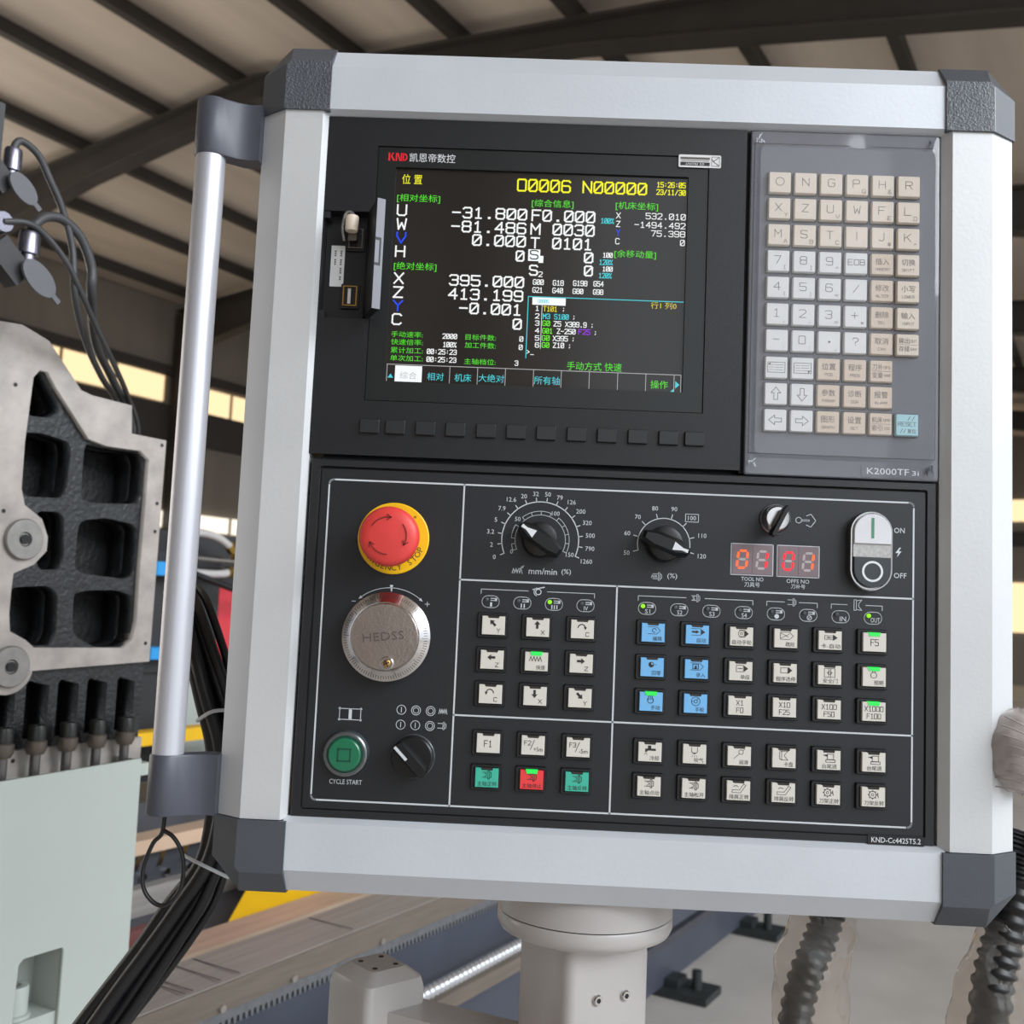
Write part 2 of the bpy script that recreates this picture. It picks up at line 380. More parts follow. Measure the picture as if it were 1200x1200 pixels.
def build(mb, name, parent=None, at=(0, 0, 0), frame='P', smooth=0, mesh=None):
    k = .001 if frame == 'P' else 1.0
    me = mesh or mesh_of(mb, name, k, smooth)
    o = bpy.data.objects.new(name, me); link(o, parent, at, k)
    if parent is None: place(o, at, frame)
    return o
def empty(name, at, frame='P', parent=None):
    o = bpy.data.objects.new(name, None); o.empty_display_size = .05
    link(o, parent, at, .001 if frame == 'P' else 1.0)
    if parent is None: place(o, at, frame)
    return o
def plate(mb, x0, x1, z0, z1, holes, yf, depth, m):
    xs = sorted({x0, x1} | {h[i] for h in holes for i in (0, 1)}); zs = sorted({z0, z1} | {h[i] for h in holes for i in (2, 3)})
    for i in range(len(xs)-1):
        for j in range(len(zs)-1):
            cx, cz = (xs[i]+xs[i+1])/2, (zs[j]+zs[j+1])/2
            if any(h[0] < cx < h[1] and h[2] < cz < h[3] for h in holes): continue
            mb.flat([(xs[i], zs[j]), (xs[i+1], zs[j]), (xs[i+1], zs[j+1]), (xs[i], zs[j+1])], yf, m)
    for a, b, c, d in [(x0, x1, z0, z1)]+holes:
        mb.loft([[(a, yf, c), (b, yf, c), (b, yf, d), (a, yf, d)], [(a, yf+depth, c), (b, yf+depth, c), (b, yf+depth, d), (a, yf+depth, d)]], m, False, False)
SCREEN=[
('位 置','y','f',-158.6,203.7,14.6,7.3),('[相对坐标]','g','f',-153.2,189.4,31.2,6.4),('U','w','s',-164.8,180.4,7.5,8.8),('W','w','s',-164.5,170.1,7.6,8.7),('V','b','s',-164.3,159.9,7.4,8.7),('H','w','s',-164.5,149.8,7.5,8.7),('-31.800','w','s',-101.5,180.2,54.7,8.7),('-81.486','w','s',-101.7,169.9,54.6,8.8),('0.000','w','s',-93.7,160.2,38.9,8.7),('0','w','s',-78.1,149.5,6.5,8.3),('O0006','y','s',-63.0,202.2,39.0,9.7),('N00000','y','s',-11.9,202.3,46.6,9.3),('15:26:05','y','s',28.6,206.0,20.9,4.2),('23/11/30','y','s',28.6,200.5,21.2,4.2),('[综合信息]','g','f',-56.2,188.8,30.1,6.4),('F0.000','w','s',-48.1,180.0,46.0,8.9),('M','w','s',-67.8,169.8,7.4,8.7),('0030','w','s',-40.4,170.0,30.4,8.9),('T','w','s',-67.7,159.6,6.7,8.5),('0101','w','s',-41.0,159.7,29.0,8.7),('0','w','s',-28.9,150.0,6.9,8.2),('S','w','s',-68.0,139.4,6.5,8.2),('2','w','s',-62.9,136.6,3.1,4.1),('0','w','s',-28.7,140.3,6.6,8.1),('100%','c','s',-16.4,177.7,9.7,4.1),('100','w','s',-15.3,152.4,7.3,3.8),('120%','c','s',-16.4,147.1,9.9,4.1),('100','w','s',-15.1,142.2,7.5,3.8),('120%','c','s',-16.6,137.3,9.5,4.0),('[机床坐标]','g','f',4.4,189.2,30.4,6.4),('X','w','s',-8.6,182.1,3.3,4.6),('Z','w','s',-8.6,175.8,3.2,4.6),('Y','b','s',-8.5,169.3,2.9,4.9),('C','w','s',-8.7,163.0,3.2,4.6),('532.010','w','s',25.3,182.4,28.8,4.7),('-1494.492','w','s',21.3,175.8,36.8,4.6),('75.398','w','s',27.3,169.7,24.6,4.6),('0','w','s',37.8,163.4,3.4,4.6),('[余移动量]','g','f',4.3,153.5,29.8,6.2),('[绝对坐标]','g','f',-153.1,138.8,30.7,6.4),('X','w','s',-164.4,130.0,7.5,8.7),('Z','w','s',-164.4,119.7,7.5,8.7),('Y','b','s',-164.1,109.8,7.5,8.5),('C','w','s',-164.3,99.9,7.4,8.7),('395.000','w','s',-101.3,130.1,54.0,8.5),('413.199','w','s',-101.5,120.0,53.9,8.5),('-0.001','w','s',-97.8,109.8,45.2,8.5),('0','w','s',-78.0,99.5,6.7,8.2),('手动速率:','g','f',-156.3,89.0,22.6,4.3),('快速倍率:','g','f',-156.1,83.4,22.8,4.3),('累计加工:','g','f',-155.9,77.4,23.1,4.3),('单次加工:','g','f',-155.8,71.7,23.3,4.3),('2000','w','s',-125.7,88.8,10.6,3.9),('100%','w','s',-125.5,82.7,9.9,3.9),('00:25:23','w','s',-130.9,77.3,21.4,3.9),('00:25:23','w','s',-130.9,71.6,21.4,3.9),('目标件数:','g','f',-103.6,88.8,21.7,4.3),('加工件数:','g','f',-103.6,83.0,22.2,4.3),('主轴档位:','g','f',-103.4,71.2,22.5,4.3),('0','w','s',-74.6,88.8,2.9,3.9),('0','w','s',-74.8,82.8,2.9,3.9),('3','w','s',-77.4,71.2,2.7,3.9),('G00','w','s',-64.2,130.8,7.9,4.1),('G18','w','s',-49.9,130.7,7.9,4.1),('G198','w','s',-34.2,131.0,10.3,4.1),('G54','w','s',-21.1,131.1,7.4,4.1),('G21','w','s',-64.5,125.0,7.4,4.1),('G40','w','s',-50.1,125.1,7.7,4.1),('G80','w','s',-35.6,125.1,7.7,4.0),('G98','w','s',-21.2,125.1,7.4,4.0),('1','w','s',-64.2,111.6,3.1,3.8),('2','w','s',-64.0,106.0,3.2,3.8),('3','w','s',-63.8,100.8,3.2,3.8),('4','w','s',-63.6,95.4,3.2,3.8),('5','w','s',-63.4,90.0,3.2,3.8),('6','w','s',-63.2,84.9,3.2,3.8),('T101','o','s',-54.9,111.5,10.3,4.0),(';','w','s',-45.4,111.6,2.4,3.8),('M3 S100','c','s',-50.7,106.0,18.6,4.0),(';','w','s',-37.8,106.1,2.4,3.8),('G0','l','s',-57.4,100.9,5.7,4.0),('Z5','w','s',-49.4,100.8,5.6,4.0),('X389.9','w','s',-36.2,100.7,15.4,4.0),(';','w','s',-24.6,100.6,2.3,3.8),('G01','l','s',-56.3,95.4,7.5,4.0),('Z-250','w','s',-42.9,95.5,13.5,4.0),('F25','p','s',-30.0,95.6,8.7,4.0),(';','w','s',-22.1,95.4,2.4,3.8),('G0','l','s',-57.3,90.2,5.8,4.0),('X395','w','s',-46.9,90.2,10.9,4.0),(';','w','s',-37.7,90.2,2.4,3.8),('G0','l','s',-57.2,85.1,5.5,4.0),('Z10','w','s',-48.0,85.2,8.1,4.0),(';','w','s',-40.1,85.1,2.3,3.8),('>','w','s',-69.3,79.7,2.6,3.2),('行1 列0','o','f',25.8,116.9,18.2,4.9),('手动方式 快速','g','f',-22.0,70.8,38.9,6.1),('综合','n','f',-153.9,59.3,12.0,5.2),('相对','c','f',-134.5,59.2,11.8,5.6),('机床','c','f',-114.9,59.1,12.0,5.7),('大绝对','c','f',-94.7,59.5,18.4,5.6),('所有轴','c','f',-55.2,59.4,18.3,5.9),('操作','g','f',24.3,59.6,12.2,5.9),]

# ================================================================ the control pendant (millimetres, panel plane y = 0)
PEND = empty('control_pendant', (0, 45, -302))
tag(PEND, 'machine tool control pendant with aluminium frame, lit screen, keypad and push buttons', 'control panel')

# ---- aluminium frame rails: profile (across, y) from the opening outwards
XO0, XO1, ZO0, ZO1 = -270.6, 274.3, -301.2, 300.8
PROF = {'l': [(-220.5, 6), (-220.5, -1), (-224.4, -7), (-251.5, -7), (XO0, 6), (XO0, 92), (-228, 92)],
        'r': [(220.5, 6), (220.5, -1), (226.6, -7), (254.7, -7), (XO1, 6), (XO1, 92), (228, 92)],
        't': [(248.0, 6), (248.0, -1), (251.0, -7), (282.7, -7), (ZO1, 6), (ZO1, 92), (256, 92)],
        'b': [(-249.8, 6), (-249.8, -1), (-253.2, -7), (-284.8, -7), (ZO0, 6), (ZO0, 92), (-258, 92)]}
for s_ in 'ltrb':
    mb = MB()
    if s_ in 'lr':
        mb.loft([[(a, y, z) for a, y in PROF[s_]] for z in (-252, 251)], 'alu_v')
        at = (PROF[s_][2][0], 0, 0); mb.v = [(x-at[0], y, z) for x, y, z in mb.v]
    else:
        mb.loft([[(x, y, a) for a, y in PROF[s_]] for x in (-222, 224)], 'alu')
        at = (0, 0, PROF[s_][2][0]); mb.v = [(x, y, z-at[2]) for x, y, z in mb.v]
    build(mb, 'frame_rail', PEND, at)
# ---- corner caps with a chamfered outer corner
def corner(sx, sz, xi, xo, zi, zo, xf, zf, m_front, m_side):
    def loop(y, X, Z, c, cz=None):
        cz = cz or c
        return [(xi, y, zi), (X, y, zi), (X, y, Z-sz*cz), (X-sx*c, y, Z), (xi, y, Z)]
    mb = MB()
    lo = [loop(93, xo, zo, 20, 23), loop(5.5, xo, zo, 20, 23), loop(-8.6, xf, zf, 3.5)]
    mb.loft(lo, m_side, True, False)
    mb.loft([loop(-8.6, xf, zf, 3.5), loop(-8.9, xf-sx*.6, zf-sz*.6, 3.3)], m_front, False, True)
    at = (xi, 0, zi); mb.v = [(x-xi, y, z-zi) for x, y, z in mb.v]
    return build(mb, 'corner_cap', PEND, at)
c = corner(-1, 1, -219.6, -272.4, 249.4, 302.6, -253, 286.5, 'cap_film', 'cap_grey'); tag(c, 'grey corner cap with crinkled glossy front')
c = corner(1, 1, 221.5, 276.2, 249.4, 302.6, 256, 286.5, 'cap_film', 'cap_grey'); tag(c, 'grey corner cap with crinkled glossy front')
corner(-1, -1, -219.6, -272.4, -252.5, -303, -253, -287.5, 'cap_grey', 'cap_grey')
corner(1, -1, 221.5, 276.2, -252.5, -303, 256, -287.5, 'cap_grey', 'cap_grey')
mb = MB(); mb.box(-214, 214, 16, 150, -244, 242, 'cap_grey'); build(mb, 'rear_housing', PEND)

# ---- side handle: tube in two brackets
HX, HY, HR = -304.6, -4.0, 10.6
mb = MB(); mb.lathe([(HR, -212), (HR, 216)], 'tube_alu', 28, HX, 0, 'z', HY)
mb.v = [(x-HX, y-HY, z) for x, y, z in mb.v]
handle = build(mb, 'side_handle', PEND, (HX, HY, 0), smooth=40)
def bracket(z0, z1):
    pts = []
    R = 12.0
    for k in range(15):                       # collar seen from above, front side and round the outside
        a = math.radians(-35-k*20)
        pts.append((HX+R*math.cos(a), HY+R*math.sin(a)))
    tail = [(-285, 12), (-276, 14), (XO0+.5, 14), (XO0+.5, -3), (-278, -2), (-286, -4.5)]
    pts += tail
    mb = MB()
    ins = lambda q, d: [(HX+(x-HX)*(1-d), HY+(y-HY)*(1-d)) if x < -288 else (x, y) for x, y in q]
    mb.loft([[(x, y, z0) for x, y in ins(pts, .06)], [(x, y, z0+1.2) for x, y in pts], [(x, y, z1-1.2) for x, y in pts], [(x, y, z1) for x, y in ins(pts, .06)]], 'bracket')
    zc = (z0+z1)/2; mb.v = [(x-HX, y-HY, z-zc) for x, y, z in mb.v]
    build(mb, 'bracket', handle, (HX, HY, zc), smooth=35)
bracket(212.5, 254); bracket(-252, -211.5)

# ---- display unit
mb = MB()
DH = [(-184, 55.2, 39.6, 226.8), (-220, -186, 98.5, 177.2)]
plate(mb, -220.8, 81.8, .4, 247.6, DH, -2, 12, 'display_black')
disp = build(mb, 'display_unit', PEND, (0, 0, 0)); tag(disp, 'black plastic display unit with soft keys and open port cover')
mb = MB()                                     # recessed bezel round the liquid crystal screen
plate(mb, -183.4, 54.6, 40.2, 226.2, [(-170.6, 40.6, 54.3, 211.7)], -1.0, 4, 'bezel_black')
mb.line([(-184, 39.6), (55.2, 39.6), (55.2, 226.8), (-184, 226.8)], .5, -.6, 'groove', True)
# logo: three slanted red strokes letters
def logo(mb, x, z, h, y, m):
    w_ = .62*h; t = .17*h
    mb.flat([(x, z-h/2), (x+t*1.3, z-h/2), (x+t*1.3, z+h/2), (x, z+h/2)], y, m)
    mb.flat([(x+t*1.6, z+h*.05), (x+w_*.95, z-h/2), (x+w_*1.35, z-h/2), (x+t*2.6, z+h*.18), (x+w_*1.1, z+h/2), (x+w_*.75, z+h/2)], y, m)
    x += w_*1.42
    mb.flat([(x, z-h/2), (x+t, z-h/2), (x+t, z+h/2), (x, z+h/2)], y, m)
    mb.flat([(x+t*.6, z+h/2), (x+t*1.9, z+h/2), (x+w_*1.05, z-h/2), (x+w_*.75, z-h/2)], y, m)
    mb.flat([(x+w_*.98, z-h/2), (x+w_*.98+t, z-h/2), (x+w_*.98+t, z+h/2), (x+w_*.98, z+h/2)], y, m)
    x += w_*1.36
    mb.flat([(x, z-h/2), (x+t, z-h/2), (x+t, z+h/2), (x, z+h/2)], y, m)
    mb.arc(x+w_*.15, z, h*.415, -90, 90, t, y, m)
logo(mb, -176.4, 219.2, 6.0, -1.2, 'brand_red')
mb.text('凯恩帝数控', -144.4, 219.2, 33, 6.6, -1.2, 'brand_white')
build(mb, 'screen_bezel', disp)
mb = MB()                                     # the lit screen: dark glass with glowing print
mb.rect(-65, 133, 211.4, 157.6, 1.0, 'screen_off')
for t, c_, k, x, z, w_, h_ in SCREEN:
    m_ = 'lcd_'+c_
    if k == 'f': mb.text(t, x, z, w_, h_, .84, m_)
    else: mb.stroke(t, x, z, w_, h_, .86, m_, (1.2 if h_ > 7 else .58))
mb.rect(-153.9, 60.0, 19.2, 12.6, .9, 'lcd_wl')
mb.rect(-68.0, 150.5, 8.6, 8.6, .9, 'lcd_wl'); mb.rect(-63.0, 147.6, 3.4, 5.2, .9, 'lcd_wl')
mb.stroke('S', -68.0, 150.8, 6.2, 7.0, .8, 'screen_off', .8)
mb.rect(-56.0, 116.9, 23.8, 5.4, .9, 'lcd_wl'); mb.stroke('O0006', -60, 116.9, 8, 2.6, .8, 'lcd_c', .3)
mb.line([(-70.9, 75.2), (-70.9, 120.0), (39.6, 120.0)], .6, .85, 'lcd_c')
mb.line([(-60.8, 114), (-60.8, 82.3)], .35, .85, 'lcd_w')
mb.line([(-169.5, 67.0), (39.5, 67.0)], .45, .85, 'lcd_n')
for x in (-169.3, -124.5, -104.7, -84.9, -64.9, -45.2, -25.3, -5.2, 14.7, 34.7, 39.5): mb.line([(x, 54.8), (x, 67)], .4, .85, 'lcd_n')
mb.flat([(-168.6, 57.2), (-164.6, 57.2), (-166.6, 60.2)], .85, 'lcd_c')
mb.flat([(35.6, 57.2), (35.6, 62.6), (38.6, 59.9)], .85, 'lcd_c'); mb.flat([(32.2, 54.8), (34.4, 54.8), (34.4, 57.0)], .85, 'lcd_c')
mb.line([(-67.6, 77.8), (-65.4, 77.8)], .5, .85, 'lcd_w')
scr = build(mb, 'screen', disp); tag(scr, 'lit screen with white coordinates and yellow and green text')
# soft keys below the screen
mb = MB(); mb.rr([(14.6, 10.6, .8, -.5), (14.6, 10.6, .8, -2.15)], 'groove'); mb.rr([(13.8, 9.8, .8, -2), (13.8, 9.8, .8, -4.2), (13.0, 9.0, .8, -4.7)], 'soft_key')
me = mesh_of(mb, 'soft_key', .001, 0)
for x in (-178.7, -160.5, -139.3, -118.1, -96.5, -75.4, -54.2, -32.8, -11.5, 10.0, 31.6, 49.6): build(None, 'soft_key', disp, (x, 0, 21.0), mesh=me)
# port recess with sockets, label and open cover
mb = MB(); mb.box(-219.8, -186.2, 9, 10, 98.7, 177, 'pit_black')
mb.box(-220.2, -216, -1.2, 9, 172, 177, 'panel_black'); mb.box(-220.2, -216, -1.2, 9, 98.8, 104, 'panel_black')
build(mb, 'port_recess', disp)
def usb(cx, cz, dark):
    mb = MB()
    mb.rr([(13.4, 18.2, .8, 8.8), (13.4, 18.2, .8, 7.0)], 'pit_black')
    plate(mb, -5.2, 5.2, -7.4, 7.4, [(-4.3, 4.3, -6.6, 6.6)], 5.6, 3, 'steel_dark' if dark else 'gold')
    mb.box(-4.2, 4.2, 8.4, 8.6, -6.5, 6.5, 'pit_black'); mb.box(-1.6, .6, 6.2, 8.4, -5.6, 5.6, 'pit_black' if dark else 'sticker_white')
    build(mb, 'usb_port', disp, (cx, 0, cz))
usb(-200.0, 117.2, False); usb(-198.0, 160.0, True)
mb = MB(); mb.rr([(10, 30.5, .5, 8.9), (10, 30.5, .5, 8.6)], 'sticker_white')
for dx, n_ in ((2.4, 14), (-1.8, 7)):
    for k in range(n_):
        if k % 4 != 3: mb.rect(dx, 11-k*1.6, 1.3, 1.1, 8.55, 'ink_grey')
build(mb, 'serial_sticker', disp, (-210.8, 0, 139.8))
mb = MB()
tip = [(-189.2, 2), (-185.2, 2.6), (-173.0, -23.6), (-178.2, -26.4)]
mb.loft([[(x, y, 99.5) for x, y in tip], [(x, y, 178) for x, y in tip]], 'pit_black')
d_ = Vector((12, -26.4)).normalized()*.25
a_ = Vector(tip[3])+d_; b_ = Vector(tip[2])+d_
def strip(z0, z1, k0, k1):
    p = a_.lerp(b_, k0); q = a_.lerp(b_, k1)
    mb.add([(p.x, p.y, z0), (q.x, q.y, z0), (q.x, q.y, z1), (p.x, p.y, z1)], [(0, 1, 2, 3)], 'flap_edge_lit')
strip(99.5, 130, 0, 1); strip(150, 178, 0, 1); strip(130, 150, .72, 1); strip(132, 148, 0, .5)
fl = build(mb, 'port_cover', disp); tag(fl, 'open hinged port cover with light painted on its edge')
mb = MB(); mb.rr([(30.4, 9.4, 1, -2), (30.4, 9.4, 1, -2.3)], 'sticker_white')
mb.rect(-3.4, 2.0, 21, 1.7, -2.4, 'ink_grey'); mb.rect(-3.4, -2.1, 21, 2.6, -2.4, 'ink_dark'); mb.rect(-3.4, 0.2, 20, .5, -2.4, 'ink_grey')
mb.text('FRONT', -6, -2.1, 9, 1.6, -2.5, 'sticker_white', 180); mb.text('03', 1.5, -2.1, 3, 1.6, -2.5, 'sticker_white', 180)
mb.line([(8.4, -3.4), (14, -3.4), (14, 3.4), (8.4, 3.4)], .3, -2.4, 'ink_dark', True); mb.line([(13.4, -2.8), (9.6, 0), (13.4, 2.8)], .5, -2.4, 'ink_dark'); mb.line([(9.6, 0), (8.6, 1.6)], .5, -2.4, 'ink_dark')
st = build(mb, 'approval_sticker', disp, (48.2, 0, 223.1)); tag(st, 'small white sticker with dark bars')

# ---- keypad unit
mb = MB(); mb.rr([(134.8, 249.6, 1.5, 8), (134.8, 249.6, 1.5, -1.5), (133.6, 248.4, 1.5, -2.2)], 'keypad_grey', 152.1, 122.6)
kp = build(mb, 'keypad_unit', PEND); tag(kp, 'grey keypad unit with cream and white keys under a clear cover')
mb = MB(); mb.line([(87.4, 13), (87.4, 238), (217, 238), (217, 13)], .6, -2.35, 'keypad_pit', True); build(mb, 'seam', kp)
KEYS = [['O', 'N', 'G', 'P_Q', 'H_&', 'R'], ['X_Y', 'Z', 'U_V', 'W', 'F_E', 'L_D'], ['M_A', 'S_B', 'T_C', 'I', 'J_#', 'K_^'],
        ['7_[', '8_]', '9_^', 'EOB', '插入|INSERT', '切换|SHIFT'], ['4_(', '5_)', '6_=', '/', '修改|ALTER', '小写|LOWER'], ['1_,', '2_;', '3_=', '+_*', '删除|DEL', '输入|INPUT'],
        ['-_;', '0_:', '._,', '?', '取消|CAN', '输出/存储'], ['@up', '@dn', '位置|POS', '程序|PROG', '刀补/变量', None], ['@au', '@ad', '参数|PARAM', '诊断|DGN', '报警|ALARM', None],
        ['@al', '@ar', '图形|GRAPH', '设置|SET', '机床/索引', '@reset']]
def arrow_pts(cx, cz, s_, ang):
    P = [(-.5, -.16), (.06, -.16), (.06, -.4), (.55, 0), (.06, .4), (.06, .16), (-.5, .16)]
    ca, sa = math.cos(math.radians(ang)), math.sin(math.radians(ang))
    return [(cx+(x*ca-z*sa)*s_, cz+(x*sa+z*ca)*s_) for x, z in P]
KZ = [208.0, 188.9, 169.7, 150.6, 131.4, 112.1, 93.2, 73.7, 55.0, 36.3]
KI = 'ink_grey'
for r_, row in enumerate(KEYS):
    for c_, t in enumerate(row):
        if t is None: continue
        m_ = 'key_cream' if r_ < 3 else ('key_white' if (c_ < 4 and r_ < 7) or (c_ < 2) else 'key_beige')
        if r_ >= 3 and c_ == 5: m_ = 'key_cream'
        if t == '@reset': m_ = 'key_cyan'
        mb = MB(); mb.rr([(17.2, 17.0, .6, -2.15), (17.2, 17.0, .6, -2.4)], 'keypad_pit')
        mb.rr([(15.6, 15.3, .7, -2.2), (15.4, 15.1, .8, -5.4), (14.7, 14.4, .8, -6.0)], m_)
        y = -6.1
        if t[0] == '@':
            k = t[1:]
            if k in ('au', 'ad', 'al', 'ar'): mb.line(arrow_pts(0, 0, 8.5, {'au': 90, 'ad': -90, 'al': 180, 'ar': 0}[k]), .35, y, 'ink_dark', True)
            elif k == 'up' or k == 'dn':
                mb.line([(-6, -3.6), (6, -3.6), (6, 3.6), (-6, 3.6)], .3, y, 'ink_dark', True)
                for q in (-1.8, 0, 1.8): mb.line([(-5, q), (-2, q)], .25, y, KI); mb.line([(-1, q), (4.6, q)], .25, y, KI)
                mb.flat([(-6, 1.8), (-4.2, 1.8), (-4.2, 3.6)] if k == 'up' else [(6, -1.6), (3.8, -1.6), (3.8, -3.6)], y, KI)
            else:
                mb.stroke('RESET', 0, .6, 12.5, 3, y, KI, .3); mb.line([(.5, 3.2), (2, 6)], .35, y, KI); mb.line([(3.4, 3.2), (4.9, 6)], .35, y, KI)
                mb.line([(-4.6, -5.6), (-3.1, -2.8)], .35, y, KI); mb.line([(-2.4, -5.6), (-.9, -2.8)], .35, y, KI); mb.text('复位', 3.2, -4.2, 6, 3, y, KI)
        elif '|' in t:
            a, b = t.split('|'); mb.text(a, 0, 1.9, 9.6, 4.8, y, KI); mb.stroke(b, 0, -3.8, 1.75*len(b), 2.1, y, KI, .22)
        elif '/' in t and len(t) > 1:
            a, b = t.split('/'); mb.text(a, -2.6, 2.9, 7.4, 4.2, y, KI); mb.text(b, -2.6, -2.9, 7.4, 4.2, y, KI); mb.line([(-6.4, 0), (6.4, 0)], .25, y, KI)
            sub = {'输出': ('OUT', 'SAV'), '刀补': ('OFS', 'VAR'), '机床': ('OPR', 'IDX')}[a]
            mb.stroke(sub[0], 4, 2.6, 4.4, 2, y, KI, .22); mb.stroke(sub[1], 4, -3, 4.4, 2, y, KI, .22)
        else:
            a, b = (t.split('_')+[None])[:2]
            if a == 'O': mb.line([(3*math.cos(q*.524), .6+3*math.sin(q*.524)) for q in range(12)], .4, y, KI, True)
            elif a == '.': mb.disc(0, 0, .8, y, KI)
            else: mb.stroke(a.replace('0', 'O'), 0 if not b else -.7, .7, 5.0 if len(a) == 1 else 12, 6.0 if len(a) == 1 else 4.4, y, KI, .42)
            if b: mb.stroke(b, 4.6, -4.6, 2.6, 3.0, y, KI, .28)
        build(mb, 'key', kp, (105.0+18.26*c_, 0, KZ[r_]))
mb = MB()                                     # clear soft cover over the keys
S = 4
def rloop(w_, h_, r, y): return [(152.1+x, y, 122.6+z) for x, z in rrect(w_, h_, r, S)]
mb.loft([rloop(134, 248.8, 3, -2.6), rloop(133, 248, 3, -3.6), rloop(127, 226, 4, -4.4), rloop(124, 222, 4, -8.0), rloop(123, 221, 4, -8.4)], 'cover_film', False, True)
cv = build(mb, 'clear_cover', kp); tag(cv, 'clear plastic cover with glossy reflections')
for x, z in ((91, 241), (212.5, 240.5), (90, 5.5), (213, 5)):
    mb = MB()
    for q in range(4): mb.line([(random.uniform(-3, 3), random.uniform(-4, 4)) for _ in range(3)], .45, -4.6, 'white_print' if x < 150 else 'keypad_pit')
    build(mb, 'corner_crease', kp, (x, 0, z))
mb = MB(); mb.rr([(45, 8, .3, -2.2), (45, 8, .3, -2.6)], 'keypad_grey'); mb.text('K2000TF', -4, 0, 29, 4.4, -2.7, 'brand_white'); mb.text('3i', 15, -.5, 4.6, 3.2, -2.7, 'brand_white')
build(mb, 'model_plate', kp, (188.5, 0, 3.6))
mb = MB(); mb.box(81.9, 84.6, 3, 9, -1, 247.6, 'groove'); build(mb, 'joint_gap', PEND)

# ---- operator panel
mb = MB()
mb.rr([(437, 247, 1, 10), (437, 247, 1, -1.2), (435.4, 245.4, 1, -2), (424.6, 236.6, 1, -2)], 'panel_black', 0, -126.5, 2, False, False)
mb.rr([(424.6, 236.6, 1, -2), (422.8, 235, 1, -.6), (421.6, 233.8, 1, -.6)], 'groove', 0, -127, 2, False, False)
mb.rr([(421.6, 233.8, 1, -.6), (421.6, 233.8, 1, -1.4)], 'panel_film', 0, -127, 2, True, True)
op = build(mb, 'operator_panel', PEND); tag(op, 'black operator panel with white printed outlines and scales')
YP = -1.55
mb = MB(); WP = 'white_print'
mb.line([(a-1, z-127.9) for a, z in rrect(408, 220.8, 3, 3)], 1.15, YP, WP, True)
mb.line([(-110, -17.6), (-110, -238.2)], 1.15, YP, WP); mb.line([(-110, -84), (203, -84)], 1.15, YP, WP)
mb.line([(-.8, -84), (-.8, -238.2)], 1.15, YP, WP); mb.line([(-110, -177), (203, -177)], 1.15, YP, WP)
build(mb, 'printed_outline', op)
mb = MB()
# feed override scale
def P(cx, cz, r, a): return (cx+r*math.cos(math.radians(a)), cz+r*math.sin(math.radians(a)))
D1 = (-55.4, -54.2); D2 = (30.5, -53.6)
mb.arc(*D1, 26.8, 202.5, -22.5, .7, YP, WP, 60)
for i, t in enumerate('0 2 3.2 5 7.9 12.6 20 32 50 79 126 200 320 500 790 1260'.split()):
    a = 202.5-15*i; mb.line([P(*D1, 26.8, a), P(*D1, 29.6, a)], .6, YP, WP)
    x, z = P(*D1, 32.4+(1.2 if abs(math.cos(math.radians(a))) > .5 else 0)+.5*len(t)*abs(math.cos(math.radians(a))), a); mb.text(t, x, z, None, 3.1, YP, WP)
mb.arc(*D1, 17.6, 205, -25, .35, YP, WP, 60)
for a0, a1 in ((203, 190), (178, 150), (130, 70), (52, -24)):
    mb.arc(*D1, 20.2, a0, a1, .35, YP, WP, 24)
    n_ = max(1, round(abs(a1-a0)/19))
    for k in range(n_+1): a = a0+(a1-a0)*k/n_; mb.line([P(*D1, 17.6, a), P(*D1, 20.2, a)], .35, YP, WP)
for t, a in (('0', 204), ('50', 139), ('100', 62), ('150', -24)):
    x, z = P(*D1, 21.5 if t != '150' else 23, a); mb.text(t, x, z, None, 3.0, YP, WP)
mb.text('mm/min', -52.7, -75.9, 19.9, 4.3, YP, WP, keep=True); mb.text('(%)', -36.4, -75.9, 6.6, 4.4, YP, WP)
def wave(mb, x, z, w_, h_, n_, wd, y, m): mb.line([(x+w_*(k/(2*n_)-.5), z+(h_/2 if k % 2 else -h_/2)) for k in range(2*n_+1)], wd, y, m)
def spindle(mb, x, z, s_, y, m, wd=.4):
    mb.line([(x-.9*s_, z+.5*s_), (x+.2*s_, z+.5*s_)], wd, y, m); mb.line([(x-.9*s_, z-.5*s_), (x+.2*s_, z-.5*s_)], wd, y, m)
    mb.line([(x+.2*s_, z-.8*s_), (x+.5*s_, z-.8*s_), (x+.5*s_, z+.8*s_), (x+.2*s_, z+.8*s_)], wd, y, m, True)
    mb.line([(x+.5*s_, z+.6*s_), (x+.85*s_, z+.4*s_), (x+.85*s_, z-.4*s_), (x+.5*s_, z-.6*s_)], wd, y, m)
wave(mb, -70.5, -76.2, 7, 3.6, 4, .4, YP, WP); mb.line([(-73, -77.8), (-66.5, -73)], .5, YP, WP); mb.flat([(-65.6, -72.2), (-68, -73.2), (-66.8, -74.6)], YP, WP)
build(mb, 'feed_scale', op); mb = MB()
# spindle override scale
mb.arc(*D2, 18.2, 195, -15, .6, YP, WP, 50)
for i, t in enumerate('50 60 70 80 90 100 110 120'.split()):
    a = 195-30*i; mb.line([P(*D2, 18.2, a), P(*D2, 21.6, a)], .55, YP, WP)
    x, z = P(*D2, 25.6+(1.3*(len(t)-1)-.5)*abs(math.cos(math.radians(a))), a); mb.text(t, x, z, None, 3.1, YP, WP)
    if t == '100': mb.line([(x-4.5, z-2.7), (x+4.5, z-2.7), (x+4.5, z+2.7), (x-4.5, z+2.7)], .4, YP, WP, True)
spindle(mb, 26.8, -76, 3.4, YP, WP); wave(mb, 24.6, -76, 4, 2, 3, .35, YP, WP); mb.text('(%)', 37.1, -75.6, 6.8, 4.4, YP, WP)
build(mb, 'spindle_scale', op); mb = MB()
